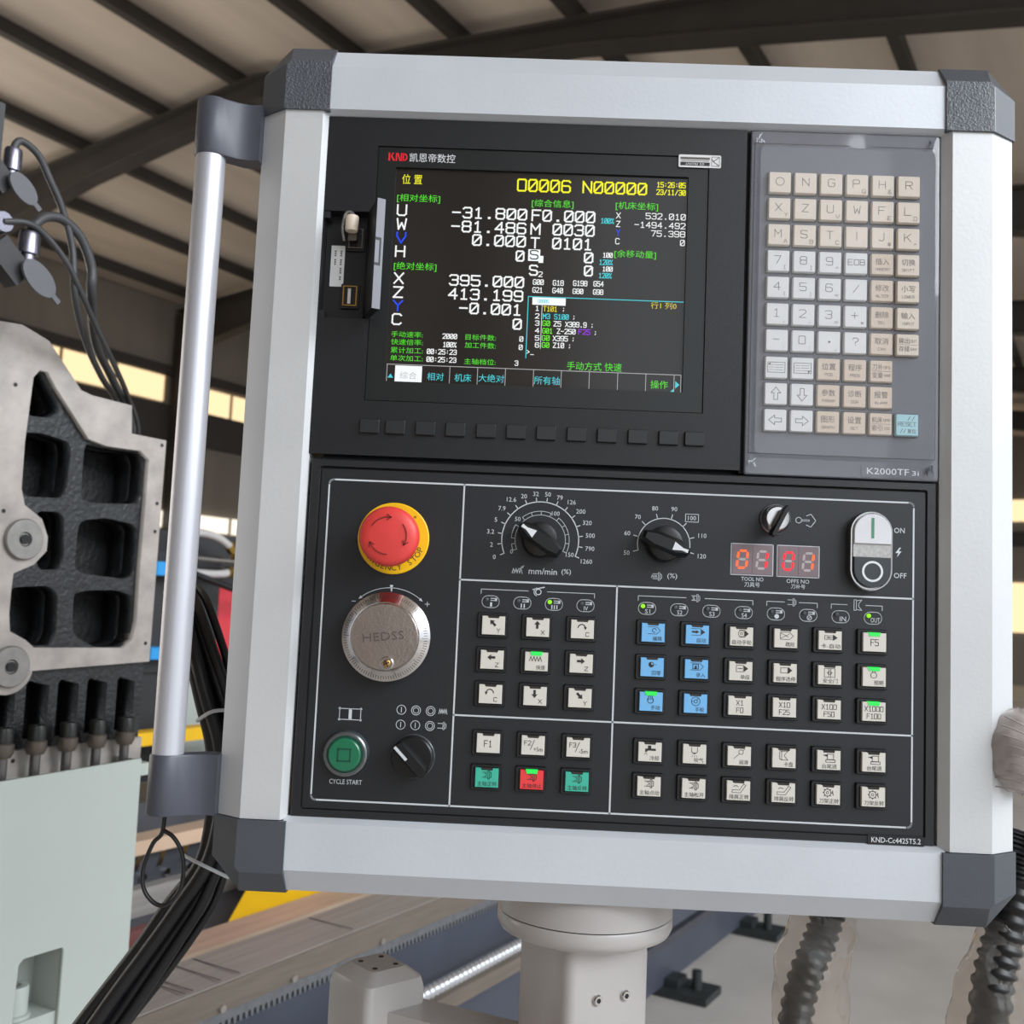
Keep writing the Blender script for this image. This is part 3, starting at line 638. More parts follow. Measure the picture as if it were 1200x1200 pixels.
# captions
mb.text('TOOL NO', 92.4, -75.1, 15.3, 2.7, YP, WP); mb.text('刀具号', 92.3, -79, 10.7, 3.2, YP, WP)
mb.text('OFFS NO', 123.8, -75.3, 15.6, 2.7, YP, WP); mb.text('刀补号', 124, -78.9, 9.8, 3.2, YP, WP)
build(mb, 'tool_number_caption', op); mb = MB()
for x0 in (77.4, 109.2): mb.line([(x0, -72.4), (x0+29, -72.4), (x0+29, -50.8), (x0, -50.8)], .5, YP, WP, True)
build(mb, 'display_outline', op); mb = MB()
mb.text('ON', 193.2, -37.1, 7.2, 3.6, YP, WP); mb.text('OFF', 194, -68.4, 8.6, 3.6, YP, WP)
mb.flat([(193.4, -49), (190.6, -52.8), (192.6, -52.8), (191.6, -55.8), (194.8, -51.6), (192.8, -51.6), (194.4, -49)], YP, WP)
build(mb, 'power_caption', op); mb = MB()
mb.arc(123.6, -32.8, 2, 0, 360, .4, YP, WP, 16); mb.line([(125.6, -32.3), (131, -32.3), (131, -33.3), (125.6, -33.3)], .3, YP, WP)
mb.line([(129, -29.6), (132, -28.3), (135.4, -32.8), (132, -37.3), (129, -36)], .45, YP, WP)
build(mb, 'key_symbol', op); mb = MB()
mb.text('CYCLE START', -181.8, -225.5, 22.4, 3.2, YP, WP)
mb.line([(-188.6, -183.4), (-174, -183.4), (-174, -176), (-188.6, -176)], .45, YP, WP, True); mb.line([(-181.2, -182), (-181.2, -177.4)], 2.2, YP, WP)
for x in (-188.6, -174):
    for z in (-183.4, -176): mb.disc(x, z, .9, YP, WP, 8)
build(mb, 'start_caption', op); mb = MB()
for j, z in enumerate((-175.1, -185.2)):
    for i, x in enumerate((-146.1, -136.0, -125.9)):
        mb.arc(x, z, 3.1, 0, 360, .4, YP, WP, 24)
        if i < 1 or (j == 1 and i == 1): mb.line([(x, z-1.6), (x, z+1.6)], .5, YP, WP)
        else: mb.arc(x, z, 1.9, 0, 360, .4, YP, WP, 18)
wave(mb, -117.4, -174.9, 5.6, 3.6, 4, .4, YP, WP); spindle(mb, -117.6, -184.8, 3.2, YP, WP)
build(mb, 'selector_legend', op); mb = MB()
# hand wheel arc
HW = (-157.6, -125.2)
mb.arc(*HW, 33.4, 128, 52, .4, YP, WP, 30); mb.flat([P(*HW, 30.8, 88.8), P(*HW, 30.8, 90), P(*HW, 35.4, 91.6), P(*HW, 35.4, 88)], YP, WP)
for a, q in ((129, 1), (51, -1)): mb.flat([P(*HW, 33.4, a+q*3.2), P(*HW, 34.4, a-q*1.5), P(*HW, 32.4, a-q*1.5)], YP, WP)
x, z = P(*HW, 34.6, 138); mb.line([(x-1.3, z), (x+1.3, z)], .4, YP, WP)
x, z = P(*HW, 34.6, 42); mb.line([(x-1.5, z), (x+1.5, z)], .4, YP, WP); mb.line([(x, z-1.5), (x, z+1.5)], .4, YP, WP)
build(mb, 'wheel_scale', op); mb = MB()
# brackets over the indicator rows
ZB = -89.9
for x0, x1, x2, x3 in ((-94.9, -62.2, -49.0, -16.2), (14.1, 47.1, 60.2, 93.1), (102.7, 114.9, 125.0, 137.4), (147.0, 157.9, 170.6, 181.9)):
    mb.line([(x0, ZB-3), (x0, ZB), (x1, ZB)], .4, YP, WP); mb.line([(x2, ZB), (x3, ZB), (x3, ZB-3)], .4, YP, WP)
mb.arc(-55.2, ZB-.4, 1.9, 0, 360, .6, YP, WP, 16); mb.arc(-55.2, ZB-.4, 3, 110, 250, .5, YP, WP, 8); mb.line([(-59, ZB+1.2), (-51.2, ZB+3)], .7, YP, WP)
spindle(mb, 53.8, ZB, 3.2, YP, WP, .35); mb.text('S', 52.4, ZB, 1.8, 2.4, YP, WP); spindle(mb, 120, ZB, 3.2, YP, WP, .35)
mb.line([(162.6, ZB-3.6), (164.2, ZB-3.6), (164.2, ZB+3.6), (162.6, ZB+3.6)], .4, YP, WP, True); mb.line([(164.2, ZB+3), (168, ZB+3.6), (165.8, ZB+1), (165.8, ZB-1), (168, ZB-3.6), (164.2, ZB-3)], .4, YP, WP)
build(mb, 'bracket_print', op)

# indicator lamps
INDS = [(-88.0, 'I', 0), (-66.0, 'II', 0), (-44.1, 'III', 1), (-22.2, 'IV', 0)]+[(20.4+22.18*i, t, l) for i, (t, l) in enumerate((('S1', 1), ('S2', 0), ('S3', 0), ('S4', 0), ('@cw', 0), ('@ccw', 0), ('IN', 0), ('OUT', 1)))]
for x, t, lit in INDS:
    mb = MB(); mb.line(rrect(12.0, 8.2, 4.0, 5), .42, YP, WP, True)
    if t in ('IN', 'OUT'): mb.text(t, 1.6, -1.4, 2.1*len(t), 3.2, YP, WP)
    else:
        mb.rect(1.6, 2.3, 3.4, .55, YP, WP); mb.rect(1.6, .9, 3.4, .55, YP, WP); mb.rect(3.6, 1.6, 1.7, 2.2, YP, WP)
        if t == '@cw': mb.disc(.6, -1.6, 1.6, YP, WP)
        elif t == '@ccw': mb.arc(.8, -1.6, 1.5, 0, 360, .5, YP, WP, 14); mb.line([(-.2, -2.6), (1.8, -.6)], .5, YP, WP)
        else: mb.text(t, .4, -1.9, 1.4*len(t) if t[0] == 'I' else 3.6, 2.9, YP, WP)
    il = build(mb, 'indicator_lamp', PEND, (x, 0, -98.4))
    mb = MB(); mb.lathe([(1.5, -1.3), (1.5, -1.9), (.8, -2.5)], 'lamp_on' if lit else 'lamp_off', 14, -2.9, 1.5)
    l_ = build(mb, 'lens', il, (x, 0, -98.4), smooth=40)
    if lit: tag(l_, 'glowing green lens')

# push buttons
def icon(mb, k, y, m):
    ln = lambda pts, w_=.32, c=False: mb.line(pts, w_, y, m, c)
    if k[0] == '>':                                            # filled arrow, angle
        mb.flat(arrow_pts(-.3, 1.6, 5.2, float(k[1:])), y, m)
    elif k == 'cw': mb.arc(-.4, .8, 2.5, 180, 20, .7, y, m); mb.flat([(3.1, 1.6), (1, 1.6), (2.1, -.6)], y, m)
    elif k == 'ccw': mb.arc(-.4, .8, 2.5, 0, 160, .7, y, m); mb.flat([(-3.9, 1.6), (-1.8, 1.6), (-2.9, -.6)], y, m)
    elif k == 'wave': wave(mb, -.6, 1.8, 8.5, 3, 4, .45, y, m)
    elif k == 'edit': ln([(-3.5, 4), (2.5, 4), (5, 1.6), (2.5, -.8), (-3.5, -.8)]); mb.arc(.8, 1.6, 1.3, 0, 300, .45, y, m)
    elif k == 'auto': ln([(-4, 4), (2.4, 4)]); ln([(-4, -.4), (2.4, -.4)]); mb.flat([(2.4, 4), (2.4, -.4), (5.4, 1.8)], y, m); mb.flat([(-3.6, 1.2), (-.8, 1.2), (-.8, .6), (1.4, 1.8), (-.8, 3), (-.8, 2.4), (-3.6, 2.4)], y, m)
    elif k == 'autow': mb.arc(0, 2, 2.1, 0, 360, .35, y, m); mb.arc(0, 2, .8, 0, 360, .35, y, m); ln([(-1.5, 4.4), (2.2, 4.4), (2.2, -.4), (-1.5, -.4)]); mb.flat([(2.4, 4.2), (2.4, -.2), (5, 2)], y, m)
    elif k == 'skip': ln([(-3.6, 4.2), (2.6, 4.2), (5.2, 1.8), (2.6, -.6), (-3.6, -.6)], .32, True); ln([(-3.4, 3.6), (1.8, 1)]); ln([(-3.4, 0), (2.2, 3)])
    elif k == 'card': ln([(-3.8, 3.2), (-1.4, 3.2), (-1.4, .6), (-3.8, .6)], .3, True); ln([(-.4, 3.2), (2, 3.2), (2, .6), (-.4, .6)], .3, True); mb.flat([(2, 4), (2, -.2), (5, 1.9)], y, m); ln([(-3, 1.9), (2, 1.9)])
    elif k == 'home': mb.disc(-.6, 1.8, 1.9, y, m, 16); mb.flat([(-.6, 1.8), (1.2, 1.8), (-.6, 3.6)], y-.05, 'cap_blue'); ln([(1.4, 1.8), (3, 1.8)])
    elif k == 'mdi': ln([(-4, 4.2), (2.4, 4.2), (4.8, 1.8), (2.4, -.6), (-4, -.6)]); ln([(-2.4, 3.4), (1.4, 3.4), (1.4, .2), (-2.4, .2)], .5, True); mb.flat([(-1.4, .4), (.4, .4), (.2, 2.6), (-1, 2.2)], y, m)
    elif k == 'single': ln([(-3, 4), (1.8, 4), (1.8, -.4), (-3, -.4)], .32, True); mb.flat([(2.2, 4), (2.2, -.4), (5, 1.8)], y, m); ln([(-1.8, 1.8), (1, 1.8)], .5)
    elif k == 'stopat': ln([(-3, 3.6), (1.8, 3.6), (1.8, .2), (-3, .2)], .32, True); mb.flat([(2, 4.2), (2, -.4), (4.8, 1.9)], y, m)
    elif k == 'door': ln([(-3.6, 4.4), (3.6, 4.4), (3.6, -1.4), (-3.6, -1.4)], .32, True); ln([(-.7, 4.4), (-.7, -1.4)], .28); ln([(.7, 4.4), (.7, -1.4)], .28); ln([(-2, 1.5), (2, 1.5)], .28); mb.arc(0, 1.5, 1.2, 0, 360, .28, y, m)
    elif k == 'lamp': mb.arc(-.4, 1.2, 2, -60, 240, .4, y, m); ln([(-1.2, 3.2), (-1.2, 4.4), (.4, 4.4), (.4, 3.2)], .35)
    elif k == 'hand': mb.arc(-.4, 1, 2, 140, 400, .5, y, m); 
    elif k == 'wheel': mb.arc(.2, 1.6, 2.9, 0, 360, .4, y, m); mb.arc(.2, 1.6, 1.1, 0, 360, .4, y, m); ln([(-2.7, 1.6), (-.8, 1.6)]); ln([(1, 2.6), (2, 4)])
    elif k == 'spin': spindle(mb, .2, 2.0, 3.4, y, m, .4); mb.arc(-1, 2, 1, -120, 120, .4, y, m)
    elif k == 'tap': mb.flat([(-1.4, 2.4), (4, 2.4), (4, 1), (-1.4, 1), (-2, .2), (-3.2, .2), (-3.2, 2.2)], y, m); mb.flat([(-1.4, 2.2), (.8, 2.2), (.8, 4.4), (-1.4, 4.4)], y, m); ln([(-2.8, -.2), (-3.6, -1.8)], .25); ln([(-2.2, -.2), (-2, -1.8)], .25)
    elif k == 'blow': ln([(-2, 4.4), (-2, 2.2)]); ln([(2, 4.4), (2, 2.2)]); mb.arc(0, 2.4, 2, 180, 360, .4, y, m); mb.flat([(-1.2, 1), (1.2, 1), (0, -.2)], y, m); ln([(0, -.8), (0, -2)], .25); ln([(-1.2, -.8), (-1.6, -1.8)], .25); ln([(1.2, -.8), (1.6, -1.8)], .25)
    elif k == 'oil': ln([(-3.4, -1.6), (0, 1.6)]); mb.arc(1.2, 2.8, 1.5, 0, 360, .35, y, m); ln([(2.4, 3.8), (3.6, 4.6)])
    elif k == 'chuck': ln([(-3, -.4), (-1.6, -1.2), (-1.6, 4.8), (-3, 4)], .32, True); ln([(-1.6, 4.6), (2.6, 4.8), (.4, 2.4), (.4, 1.4), (2.6, -1.2), (-1.6, -1)])
    elif k == 'tail': ln([(-1, 4.2), (3.2, 4.2), (3.2, .6), (-1, .6)], .35, True); ln([(-2, .4), (4.2, .4), (4.2, -1.2), (-2, -1.2)], .35, True); mb.flat([(-4.2, 3.4), (-1, 2.4), (-1, 4)], y, m)
    elif k == 'chip': ln([(-4.2, -1.2), (1.4, -1.2), (5, 3.8), (3.4, 4.6), (.6, .6), (-4.2, .6)], .32, True); mb.arc(-1.8, 1.6, 1.8, 30, 150, .4, y, m)
    elif k == 'turret': mb.arc(-.6, 1.6, 2.3, 0, 360, .45, y, m); mb.arc(-.6, 1.6, .8, 0, 360, .35, y, m); ln([(2.8, 2.8), (3.2, 0)], .5)
    if k == 'turret':
        for q in range(8): mb.line([P(-.6, 1.6, 2.3, q*45), P(-.6, 1.6, 3, q*45)], .5, y, m)
    if k == 'hand':
        for q in (-1.8, -.6, .6): ln([(q, 1.4), (q+.2, 4.2)], .5)
    if k == 'lamp': ln([(-1, -.6), (.2, -.6)], .4)
hm = MB(); hm.rr([(21.4, 17.6, 1.0, -1.2), (21.0, 17.2, 1.0, -3.4), (20.2, 16.4, 1.0, -4.2), (17.2, 14.2, .6, -4.2), (17.0, 14.0, .6, -2.6)], 'housing_black', 0, 0, 2, False, True)
HOUSING = mesh_of(hm, 'push_button', .001, 0)
BTNS = []
CA = (-85.8, -55.3, -24.6)
for r_, row in enumerate(((('>135', 'Y'), ('>90', 'X'), ('cw', 'C')), (('>180', 'Z'), ('wave', '快速'), ('>0', 'Z')), (('ccw', 'C'), ('>-90', 'X'), ('>-45', 'Y')))):
    for c_, (k, t) in enumerate(row): BTNS.append((CA[c_], (-114.6, -138.0, -161.4)[r_], k, t, 'cap_white', t == '快速'))
CB = [23.9+30.2*i for i in range(6)]
for r_, row in enumerate(((('edit', '编辑'), ('auto', '自动'), ('autow', '自动手轮'), ('skip', '跳段'), ('card', '卡-自动'), (None, 'F5')),
                          (('home', '回零'), ('mdi', '录入'), ('single', '单段'), ('stopat', '程序选停'), ('door', '安全门'), ('lamp', '照明')),
                          (('hand', '手动'), ('wheel', '手轮'), (None, 'X1\nF0'), (None, 'X10\nF25'), (None, 'X100\nF50'), (None, 'X1000\nF100')))):
    for c_, (k, t) in enumerate(row): BTNS.append((CB[c_], (-114.8, -138.3, -161.6)[r_], k, t, 'cap_blue' if c_ < 2 else 'cap_white', c_ == 5 or t == '手动'))
for c_, t in enumerate(('F1', 'F2/+5m', 'F3/-5m')): BTNS.append((CA[c_], -194.6, None, t, 'cap_white', False))
for c_, (t, m_) in enumerate((('主轴正转', 'cap_teal'), ('主轴停止', 'cap_red'), ('主轴反转', 'cap_teal'))): BTNS.append((CA[c_], -217.6, 'spin', t, m_, c_ == 1))
for r_, row in enumerate(((('tap', '冷却'), ('blow', '吹气'), ('oil', '润滑'), ('chuck', '卡盘'), ('tail', '台尾进'), ('tail', '台尾退')),
                          (('spin', '主轴点动'), ('spin', '主轴松开'), ('chip', '排屑正转'), ('chip', '排屑反转'), ('turret', '刀架正转'), ('turret', '刀架反转')))):
    for c_, (k, t) in enumerate(row): BTNS.append((CB[c_]+.3, (-195.4, -218.4)[r_], k, t, 'cap_white', False))
CN = {'cap_white': 'white', 'cap_blue': 'light blue', 'cap_teal': 'teal green', 'cap_red': 'red'}
for x, z, k, t, cm, lit in BTNS:
    pb = build(None, 'push_button', PEND, (x, 0, z), mesh=HOUSING); tag(pb, 'square push button with a %s cap%s' % (CN[cm], ' and a lit green strip' if lit else ''))
    mb = MB(); ox = .6
    out = [(-7.9, -6.4), (7.9, -6.4), (7.9, 6.4), (4.2, 6.4), (3.6, 5.0), (-3.6, 5.0), (-4.2, 6.4), (-7.9, 6.4)]
    mb.loft([[(a+ox, -2.6, b) for a, b in out], [(a+ox, -5.6, b) for a, b in out], [(a*.965+ox, -6.1, b*.965) for a, b in out]], cm)
    y = -6.2; I_ = 'ink_dark'
    mb2 = MB()
    if k: icon(mb2, k, y, I_)
    if k is None:
        if '\n' in t:
            a, b = t.split('\n'); mb2.stroke(a.replace('0', 'O'), 0, 1.9, 2.55*len(a), 3.6, y, I_, .36); mb2.stroke(b.replace('0', 'O'), 0, -3.0, 2.4*len(b), 3.6, y, I_, .36)
        elif '/' in t:
            a, b = t.split('/'); mb2.stroke(a, -3.6, 1.6, 4.6, 3.2, y, I_, .36); mb2.line([(-1.6, -2.8), (1, 3.6)], .4, y, I_); mb2.text(b, 3.6, -2.4, 6, 2.8, y, I_)
        else: mb2.stroke(t, 0, -.2, 5.6, 4.6, y, I_, .45)
    elif len(t) == 1: mb2.stroke(t, 3.6, -3.4, 2.6, 3.0, y, I_, .36)
    elif len(t) == 2: mb2.text(t, 3.0, -3.9, 6.2, 3.1, y, I_)
    else: mb2.text(t, .4, -3.9, min(13.6, 3.3*len(t)), 3.1, y, I_)
    for v_ in range(len(mb2.v)): mb2.v[v_] = (mb2.v[v_][0]+ox, mb2.v[v_][1], mb2.v[v_][2])
    for f_, mi_ in zip(mb2.f, mb2.mi): mb.add([mb2.v[q] for q in f_], [tuple(range(len(f_)))], mb2.mats[mi_])
    build(mb, 'key_cap', pb, (x, 0, z))
    mb = MB(); mb.loft([[(a+ox, -2.7, b) for a, b in ((-3.5, 5.05), (3.5, 5.05), (4.1, 6.7), (-4.1, 6.7))], [(a+ox, -5.5 if not lit else -6.5, b) for a, b in ((-3.5, 5.05-lit*.9), (3.5, 5.05-lit*.9), (4.1, 6.7), (-4.1, 6.7))]], 'led_on' if lit else 'led_off')
    build(mb, 'indicator_strip', pb, (x, 0, z))

# emergency stop
EX, EZ = -157.8, -57.4
mb = MB(); mb.lathe([(25, -1.3), (25, -2.6), (24.4, -3.0)], 'stop_yellow', 48)
for i, ch in enumerate('EMERGENCY STOP'):
    if ch == ' ': continue
    a = 197+i*11.0; x, z = P(0, 0, 20.4, a); mb.text(ch, x, z, None, 4.0, -3.1, 'ink_dark', a+90)
mb.text('+', 14.5, 15.5, 2.4, 2.4, -3.1, 'ink_dark', 45)
es = build(mb, 'emergency_stop', PEND, (EX, 0, EZ), smooth=30); tag(es, 'red mushroom emergency stop on a yellow disc')
mb = MB(); mb.lathe([(14, -3), (14, -14), (18.5, -16), (20.2, -19), (20.2, -26), (19.2, -29), (17.2, -30.6), (12, -31.2), (0.01, -31.4)], 'stop_red', 48)
for a0 in (150, 40, -90):
    a1 = a0-68; mb.arc(0, 0, 12.6, a0, a1, .8, -31.75, 'arrow_red', 12)
    p_ = P(0, 0, 12.6, a1); mb.line([P(0, 0, 14.4, a1+12), p_, P(0, 0, 10.8, a1+12)], .7, -31.75, 'arrow_red')
build(mb, 'mushroom_head', es, (EX, 0, EZ), smooth=35)

# hand wheel
mb = MB(); mb.lathe([(29, -1.3), (30, -4), (30, -13), (29.2, -14.5)], 'steel_dark', 64)
mb.lathe([(30.2, -12.6), (30.2, -14.8), (29.4, -15.4), (24.2, -19.6), (23.4, -20.4)], 'chrome', 64, cap0=False)
for i in range(100):
    a = i*3.6; p0 = P(0, 0, 28.6, a-.32); p1 = P(0, 0, 28.6, a+.32); l0 = 24.9 if i % 10 == 0 else 26.4
    q0 = P(0, 0, l0, a-.36); q1 = P(0, 0, l0, a+.36); ys = lambda r: -15.55-(29.4-r)*4.2/5.2
    mb.add([(p0[0], ys(28.6), p0[1]), (p1[0], ys(28.6), p1[1]), (q1[0], ys(l0), q1[1]), (q0[0], ys(l0), q0[1])], [(0, 1, 2, 3)], 'ink_dark')
hw = build(mb, 'hand_wheel', PEND, (HW[0], 0, HW[1]), smooth=30); tag(hw, 'chrome hand wheel dial with graduated rim')
mb = MB(); mb.lathe([(22.8, -18), (22.8, -21), (22, -22), (.01, -22.2)], 'steel_brushed', 56)
V, F, asp = glyphs('HEDSS'); ca, sa = math.cos(.12), math.sin(.12)
for dy, m_ in ((-23.0, 'letter_shading'),):
    pts = [(-.6+x*28*ca-z*5.6*sa, dy, .4+x*28*sa+z*5.6*ca) for x, z in V]; n_ = len(pts)
    ec = {}
    for f in F:
        for q in range(len(f)):
            e = (f[q], f[(q+1) % len(f)])
            ec[e] = 1
    rim = [e for e in ec if (e[1], e[0]) not in ec]
    mb.add(pts, F, m_); mb.add(pts+[(x, -22.0, z) for x, _, z in pts], [(a, b, b+n_, a+n_) for a, b in rim], 'steel_dark')
build(mb, 'dial_cover', hw, (HW[0], 0, HW[1]), smooth=30)
mb = MB(); mb.lathe([(4.6, -22), (4.6, -23.4), (4.0, -24), (3.0, -24), (2.9, -23)], 'chrome', 24); mb.lathe([(2.8, -22.4), (2.6, -23.8), (1.5, -24.4)], 'gold', 18)
mb.line([(-1.8, -1), (1.8, 1)], .7, -24.6, 'ink_dark'); mb.line([(-1, 1.8), (1, -1.8)], .7, -24.6, 'ink_dark')
build(mb, 'cover_screw', hw, (HW[0]+2.6, 0, HW[1]-17.4), smooth=30)

# cycle start button
SX, SZ = -182.4, -206.2
mb = MB(); mb.lathe([(16, -1.2), (16, -3), (15, -6.4), (14, -7), (12.6, -7), (12.2, -5)], 'ring_grey', 48)
sb = build(mb, 'start_button', PEND, (SX, 0, SZ), smooth=30); tag(sb, 'round green lit-type start button in a grey ring')
mb = MB(); mb.lathe([(12.4, -4), (12.4, -7.2)], 'start_green_dark', 40); mb.lathe([(11, -6), (11, -9.4), (10.2, -10), (.01, -10.2)], 'start_green', 40)
mb.line([(-4.2, -4), (4.2, -4), (4.2, 4), (-4.2, 4)], .8, -10.5, 'start_green_dark', True)
build(mb, 'green_lens', sb, (SX, 0, SZ), smooth=30)

# rotary selector
LX_, LZ_ = -136.4, -206.0
mb = MB(); mb.lathe([(15.2, -1.2), (15.2, -4), (14.4, -5)], 'ring_grey', 48); mb.lathe([(14.6, -4), (14.2, -9), (13.2, -10)], 'knob_black', 48)
se = build(mb, 'selector_switch', PEND, (LX_, 0, LZ_), smooth=30); tag(se, 'black rotary selector with a white pointer line')
mb = MB(); mb.T = Matrix.Rotation(math.radians(-45), 4, 'Y')
mb.rr([(8.8, 29, 3.4, -9), (8.2, 28, 3.2, -20), (6.4, 26.6, 3, -21.4)], 'knob_black', 0, 0, 4)
mb.line([(-1.6, 12.4), (-1.6, 2.5)], 2.0, -21.7, 'white_print')
build(mb, 'grip', se, (LX_, 0, LZ_), smooth=35)

# override knobs with wing grips
def knob(x, z, ang):
    mb = MB(); mb.lathe([(12.6, -1.5), (12.4, -8), (11.4, -14), (8, -15)], 'knob_black', 40)
    k = build(mb, 'override_knob', PEND, (x, 0, z), smooth=30); tag(k, 'black override knob with a white arrow')
    mb = MB(); mb.T = Matrix.Rotation(-math.radians(ang), 4, 'Y')
    out = [(-17, -3.4), (-9, -6.5), (9, -6.5), (17, -3.0), (18.2, 0), (17, 3.0), (9, 6.5), (-9, 6.5), (-17, 3.4)]
    mb.loft([[(a, -5, b) for a, b in out], [(a*.96, -16, b*.9) for a, b in out], [(a*.88, -19, b*.55) for a, b in out]], 'knob_black')
    mb.flat([(5, 2.9), (5, -2.9), (11.6, -.9), (15.4, -1.2), (15.4, 1.2), (11.6, .9)], -19.3, 'brand_white')
    build(mb, 'wing_grip', k, (x, 0, z), smooth=25)
knob(*D1, 146); knob(*D2, -20)

# key switch
KX, KZ_ = 106.9, -33.0
mb = MB(); mb.lathe([(10.5, -1.2), (10.5, -4), (9.4, -5.4), (8.4, -11), (7.6, -12), (4.5, -12.2)], 'chrome', 40)
ks = build(mb, 'key_switch', PEND, (KX, 0, KZ_), smooth=30); tag(ks, 'chrome key switch with the key inserted')
mb = MB(); mb.T = Matrix.Rotation(math.radians(26), 4, 'Y')
mb.rr([(2.6, 10, 1, -12), (2.6, 12, 1, -14), (3.4, 21, 1.4, -15), (3.4, 24, 1.5, -25), (2.4, 22, 1.2, -27)], 'knob_black', 0, 0, 3)
build(mb, 'key', ks, (KX-1.6, 0, KZ_-3.2), smooth=35)

# seven segment displays
SEGS = {'8': 'abcdefg', '0': 'abcdef', '1': 'bc'}
def seg_poly(s_, w_, h_, t):
    H = lambda z: [(-w_/2+t*.3, z), (-w_/2+t*.8, z+t/2), (w_/2-t*.8, z+t/2), (w_/2-t*.3, z), (w_/2-t*.8, z-t/2), (-w_/2+t*.8, z-t/2)]
    Vv = lambda x, z0, z1: [(x, z0+t*.3), (x+t/2, z0+t*.8), (x+t/2, z1-t*.8), (x, z1-t*.3), (x-t/2, z1-t*.8), (x-t/2, z0+t*.8)]
    return {'a': H(h_/2), 'd': H(-h_/2), 'g': H(0), 'b': Vv(w_/2, 0, h_/2), 'c': Vv(w_/2, -h_/2, 0), 'f': Vv(-w_/2, 0, h_/2), 'e': Vv(-w_/2, -h_/2, 0)}[s_]
for x0, cols in ((77.4, ('seg_orange', 'seg_red')), (109.2, ('seg_red', 'seg_orange'))):
    mb = MB(); mb.rr([(28.4, 21, .4, -1.3), (28.4, 21, .4, -1.75)], 'seg_window')
    sd = build(mb, 'segment_display', PEND, (x0+14.5, 0, -61.6)); tag(sd, 'two digit red segment display')
    for i, (dg, cm) in enumerate(zip('01', cols)):
        mb = MB(); mb.rr([(13, 19.6, .3, -1.7), (13, 19.6, .3, -2.0)], 'seg_face')
        for s_ in 'abcdefg':
            pts = [(a+b*.1, b) for a, b in seg_poly(s_, 6.4, 11.8, 1.7)]
            mb.flat(pts, -2.1, cm if s_ in SEGS[dg] else 'seg_dim')
        build(mb, 'digit', sd, (x0+14.5+(-6.8 if i == 0 else 6.8), 0, -61.6))

# power double push button
PX, PZ = 171.6, -52.6
mb = MB(); mb.rr([(29.6, 55, 14.7, -1.2), (29.6, 55, 14.7, -8), (28.4, 53.8, 14.1, -9.4), (26.6, 52, 13.2, -9.4), (26.2, 51.6, 13, -7)], 'chrome', 0, 0, 12)
pw = build(mb, 'power_button', PEND, (PX, 0, PZ), smooth=30); tag(pw, 'oblong double push button with white and dark halves')
def half(sg, m_):
    out = [(12.7*math.cos(math.radians(a)), 12.9+12.4*math.sin(math.radians(a))) for a in range(0, 181, 12)]+[(-12.7, 4.6), (12.7, 4.6)]
    out = [(a, sg*b) for a, b in out]
    mb = MB(); mb.loft([[(a, -7, b) for a, b in out], [(a, -11, b) for a, b in out], [(a*.96, -11.8, sg*15+(b-sg*15)*.96) for a, b in out]], m_)
    return mb
mb = half(1, 'power_white'); mb.rect(0, 15.5, 1.8, 14, -12, 'power_green'); build(mb, 'on_button', pw, (PX, 0, PZ))
mb = half(-1, 'power_dark'); mb.arc(0, -14.2, 6.4, 0, 360, 1.5, -12, 'brand_white', 40); build(mb, 'off_button', pw, (PX, 0, PZ))
mb = MB(); mb.rr([(25.6, 8.8, .4, -7), (25.6, 8.8, .4, -10.4)], 'lens_clear'); build(mb, 'lamp_lens', pw, (PX, 0, PZ))
# name plate at the lower edge
mb = MB(); mb.rr([(38, 6.2, .3, -2), (38, 6.2, .3, -2.5)], 'housing_black'); mb.text('KND-Cc4425T5.2', 0, 0, 33, 3.5, -2.6, 'brand_white')
build(mb, 'name_plate', PEND, (192.4, 0, -247.0))

# ================================================================ small things on or beside the pendant
mb = MB()
mb.rr([(6.2, 6.6, 1, 4), (6.2, 6.6, 1, -4)], 'steel_dark', 0, -3.5)
mb.T = Matrix.Translation((0, -8, 4))
mb.lathe([(4.3, -5.5), (4.6, -4.6), (4.9, 4.6), (4.4, 5.6)], 'cream_plastic', 20, 0, 0, 'z')
mb.T = None
dg = build(mb, 'usb_dongle', None, (-199.5, 4, 163), smooth=30); tag(dg, 'small cream plug sticking out of the upper socket beside the screen', 'usb plug')
mb = MB(); mb.tube([(-5.2, -6, -8), (-6.6, -8, 0), (-5.4, -8, 10), (-2.6, -8, 13), (.5, -8, 11.5), (1.0, -8, 9)], 1.0, 'clear_film', 8); build(mb, 'clear_loop', dg, (-199.5, 4, 163), smooth=60)

# plastic wrapped joint at the right edge
def blob(mb, c, R, m, sx=1, sy=1, sz=1, fold=.06, n=40, k=26):
    loops = []
    for i in range(1, k):
        th = math.pi*i/k; ring = []
        for j in range(n):
            ph = 2*math.pi*j/n
            r = R*(1+fold*math.sin(9*th+3*math.sin(2*ph))+fold*.6*math.sin(5*ph+7*th)+random.uniform(-.008, .008))
            ring.append((c[0]+sx*r*math.sin(th)*math.cos(ph), c[1]+sy*r*math.sin(th)*math.sin(ph), c[2]+sz*r*math.cos(th)))
        loops.append(ring)
    mb.loft(loops, m)
mat('wrap_grey', (176, 168, 164), .3, 0, .12, 60, .5, 90, coat=.5)
mb = MB(); blob(mb, (0, 0, 0), 26, 'wrap_grey', .95, .9, 1.1, .025)
wb = build(mb, 'wrapped_joint', None, (277, 2, -184), smooth=60); tag(wb, 'grey plastic-wrapped round joint beside the right frame rail', 'wrapped joint')
mb = MB()
for q in range(9):
    a0 = -2.4+.35*q
    mb.tube([(-24.6*math.cos(a0*.3)*.9, -9+2*q-6, 24-6*q), (-10, -24.5, 20-5.4*q), (4, -25, 14-5*q)], .55, 'wrap_grey', 5)
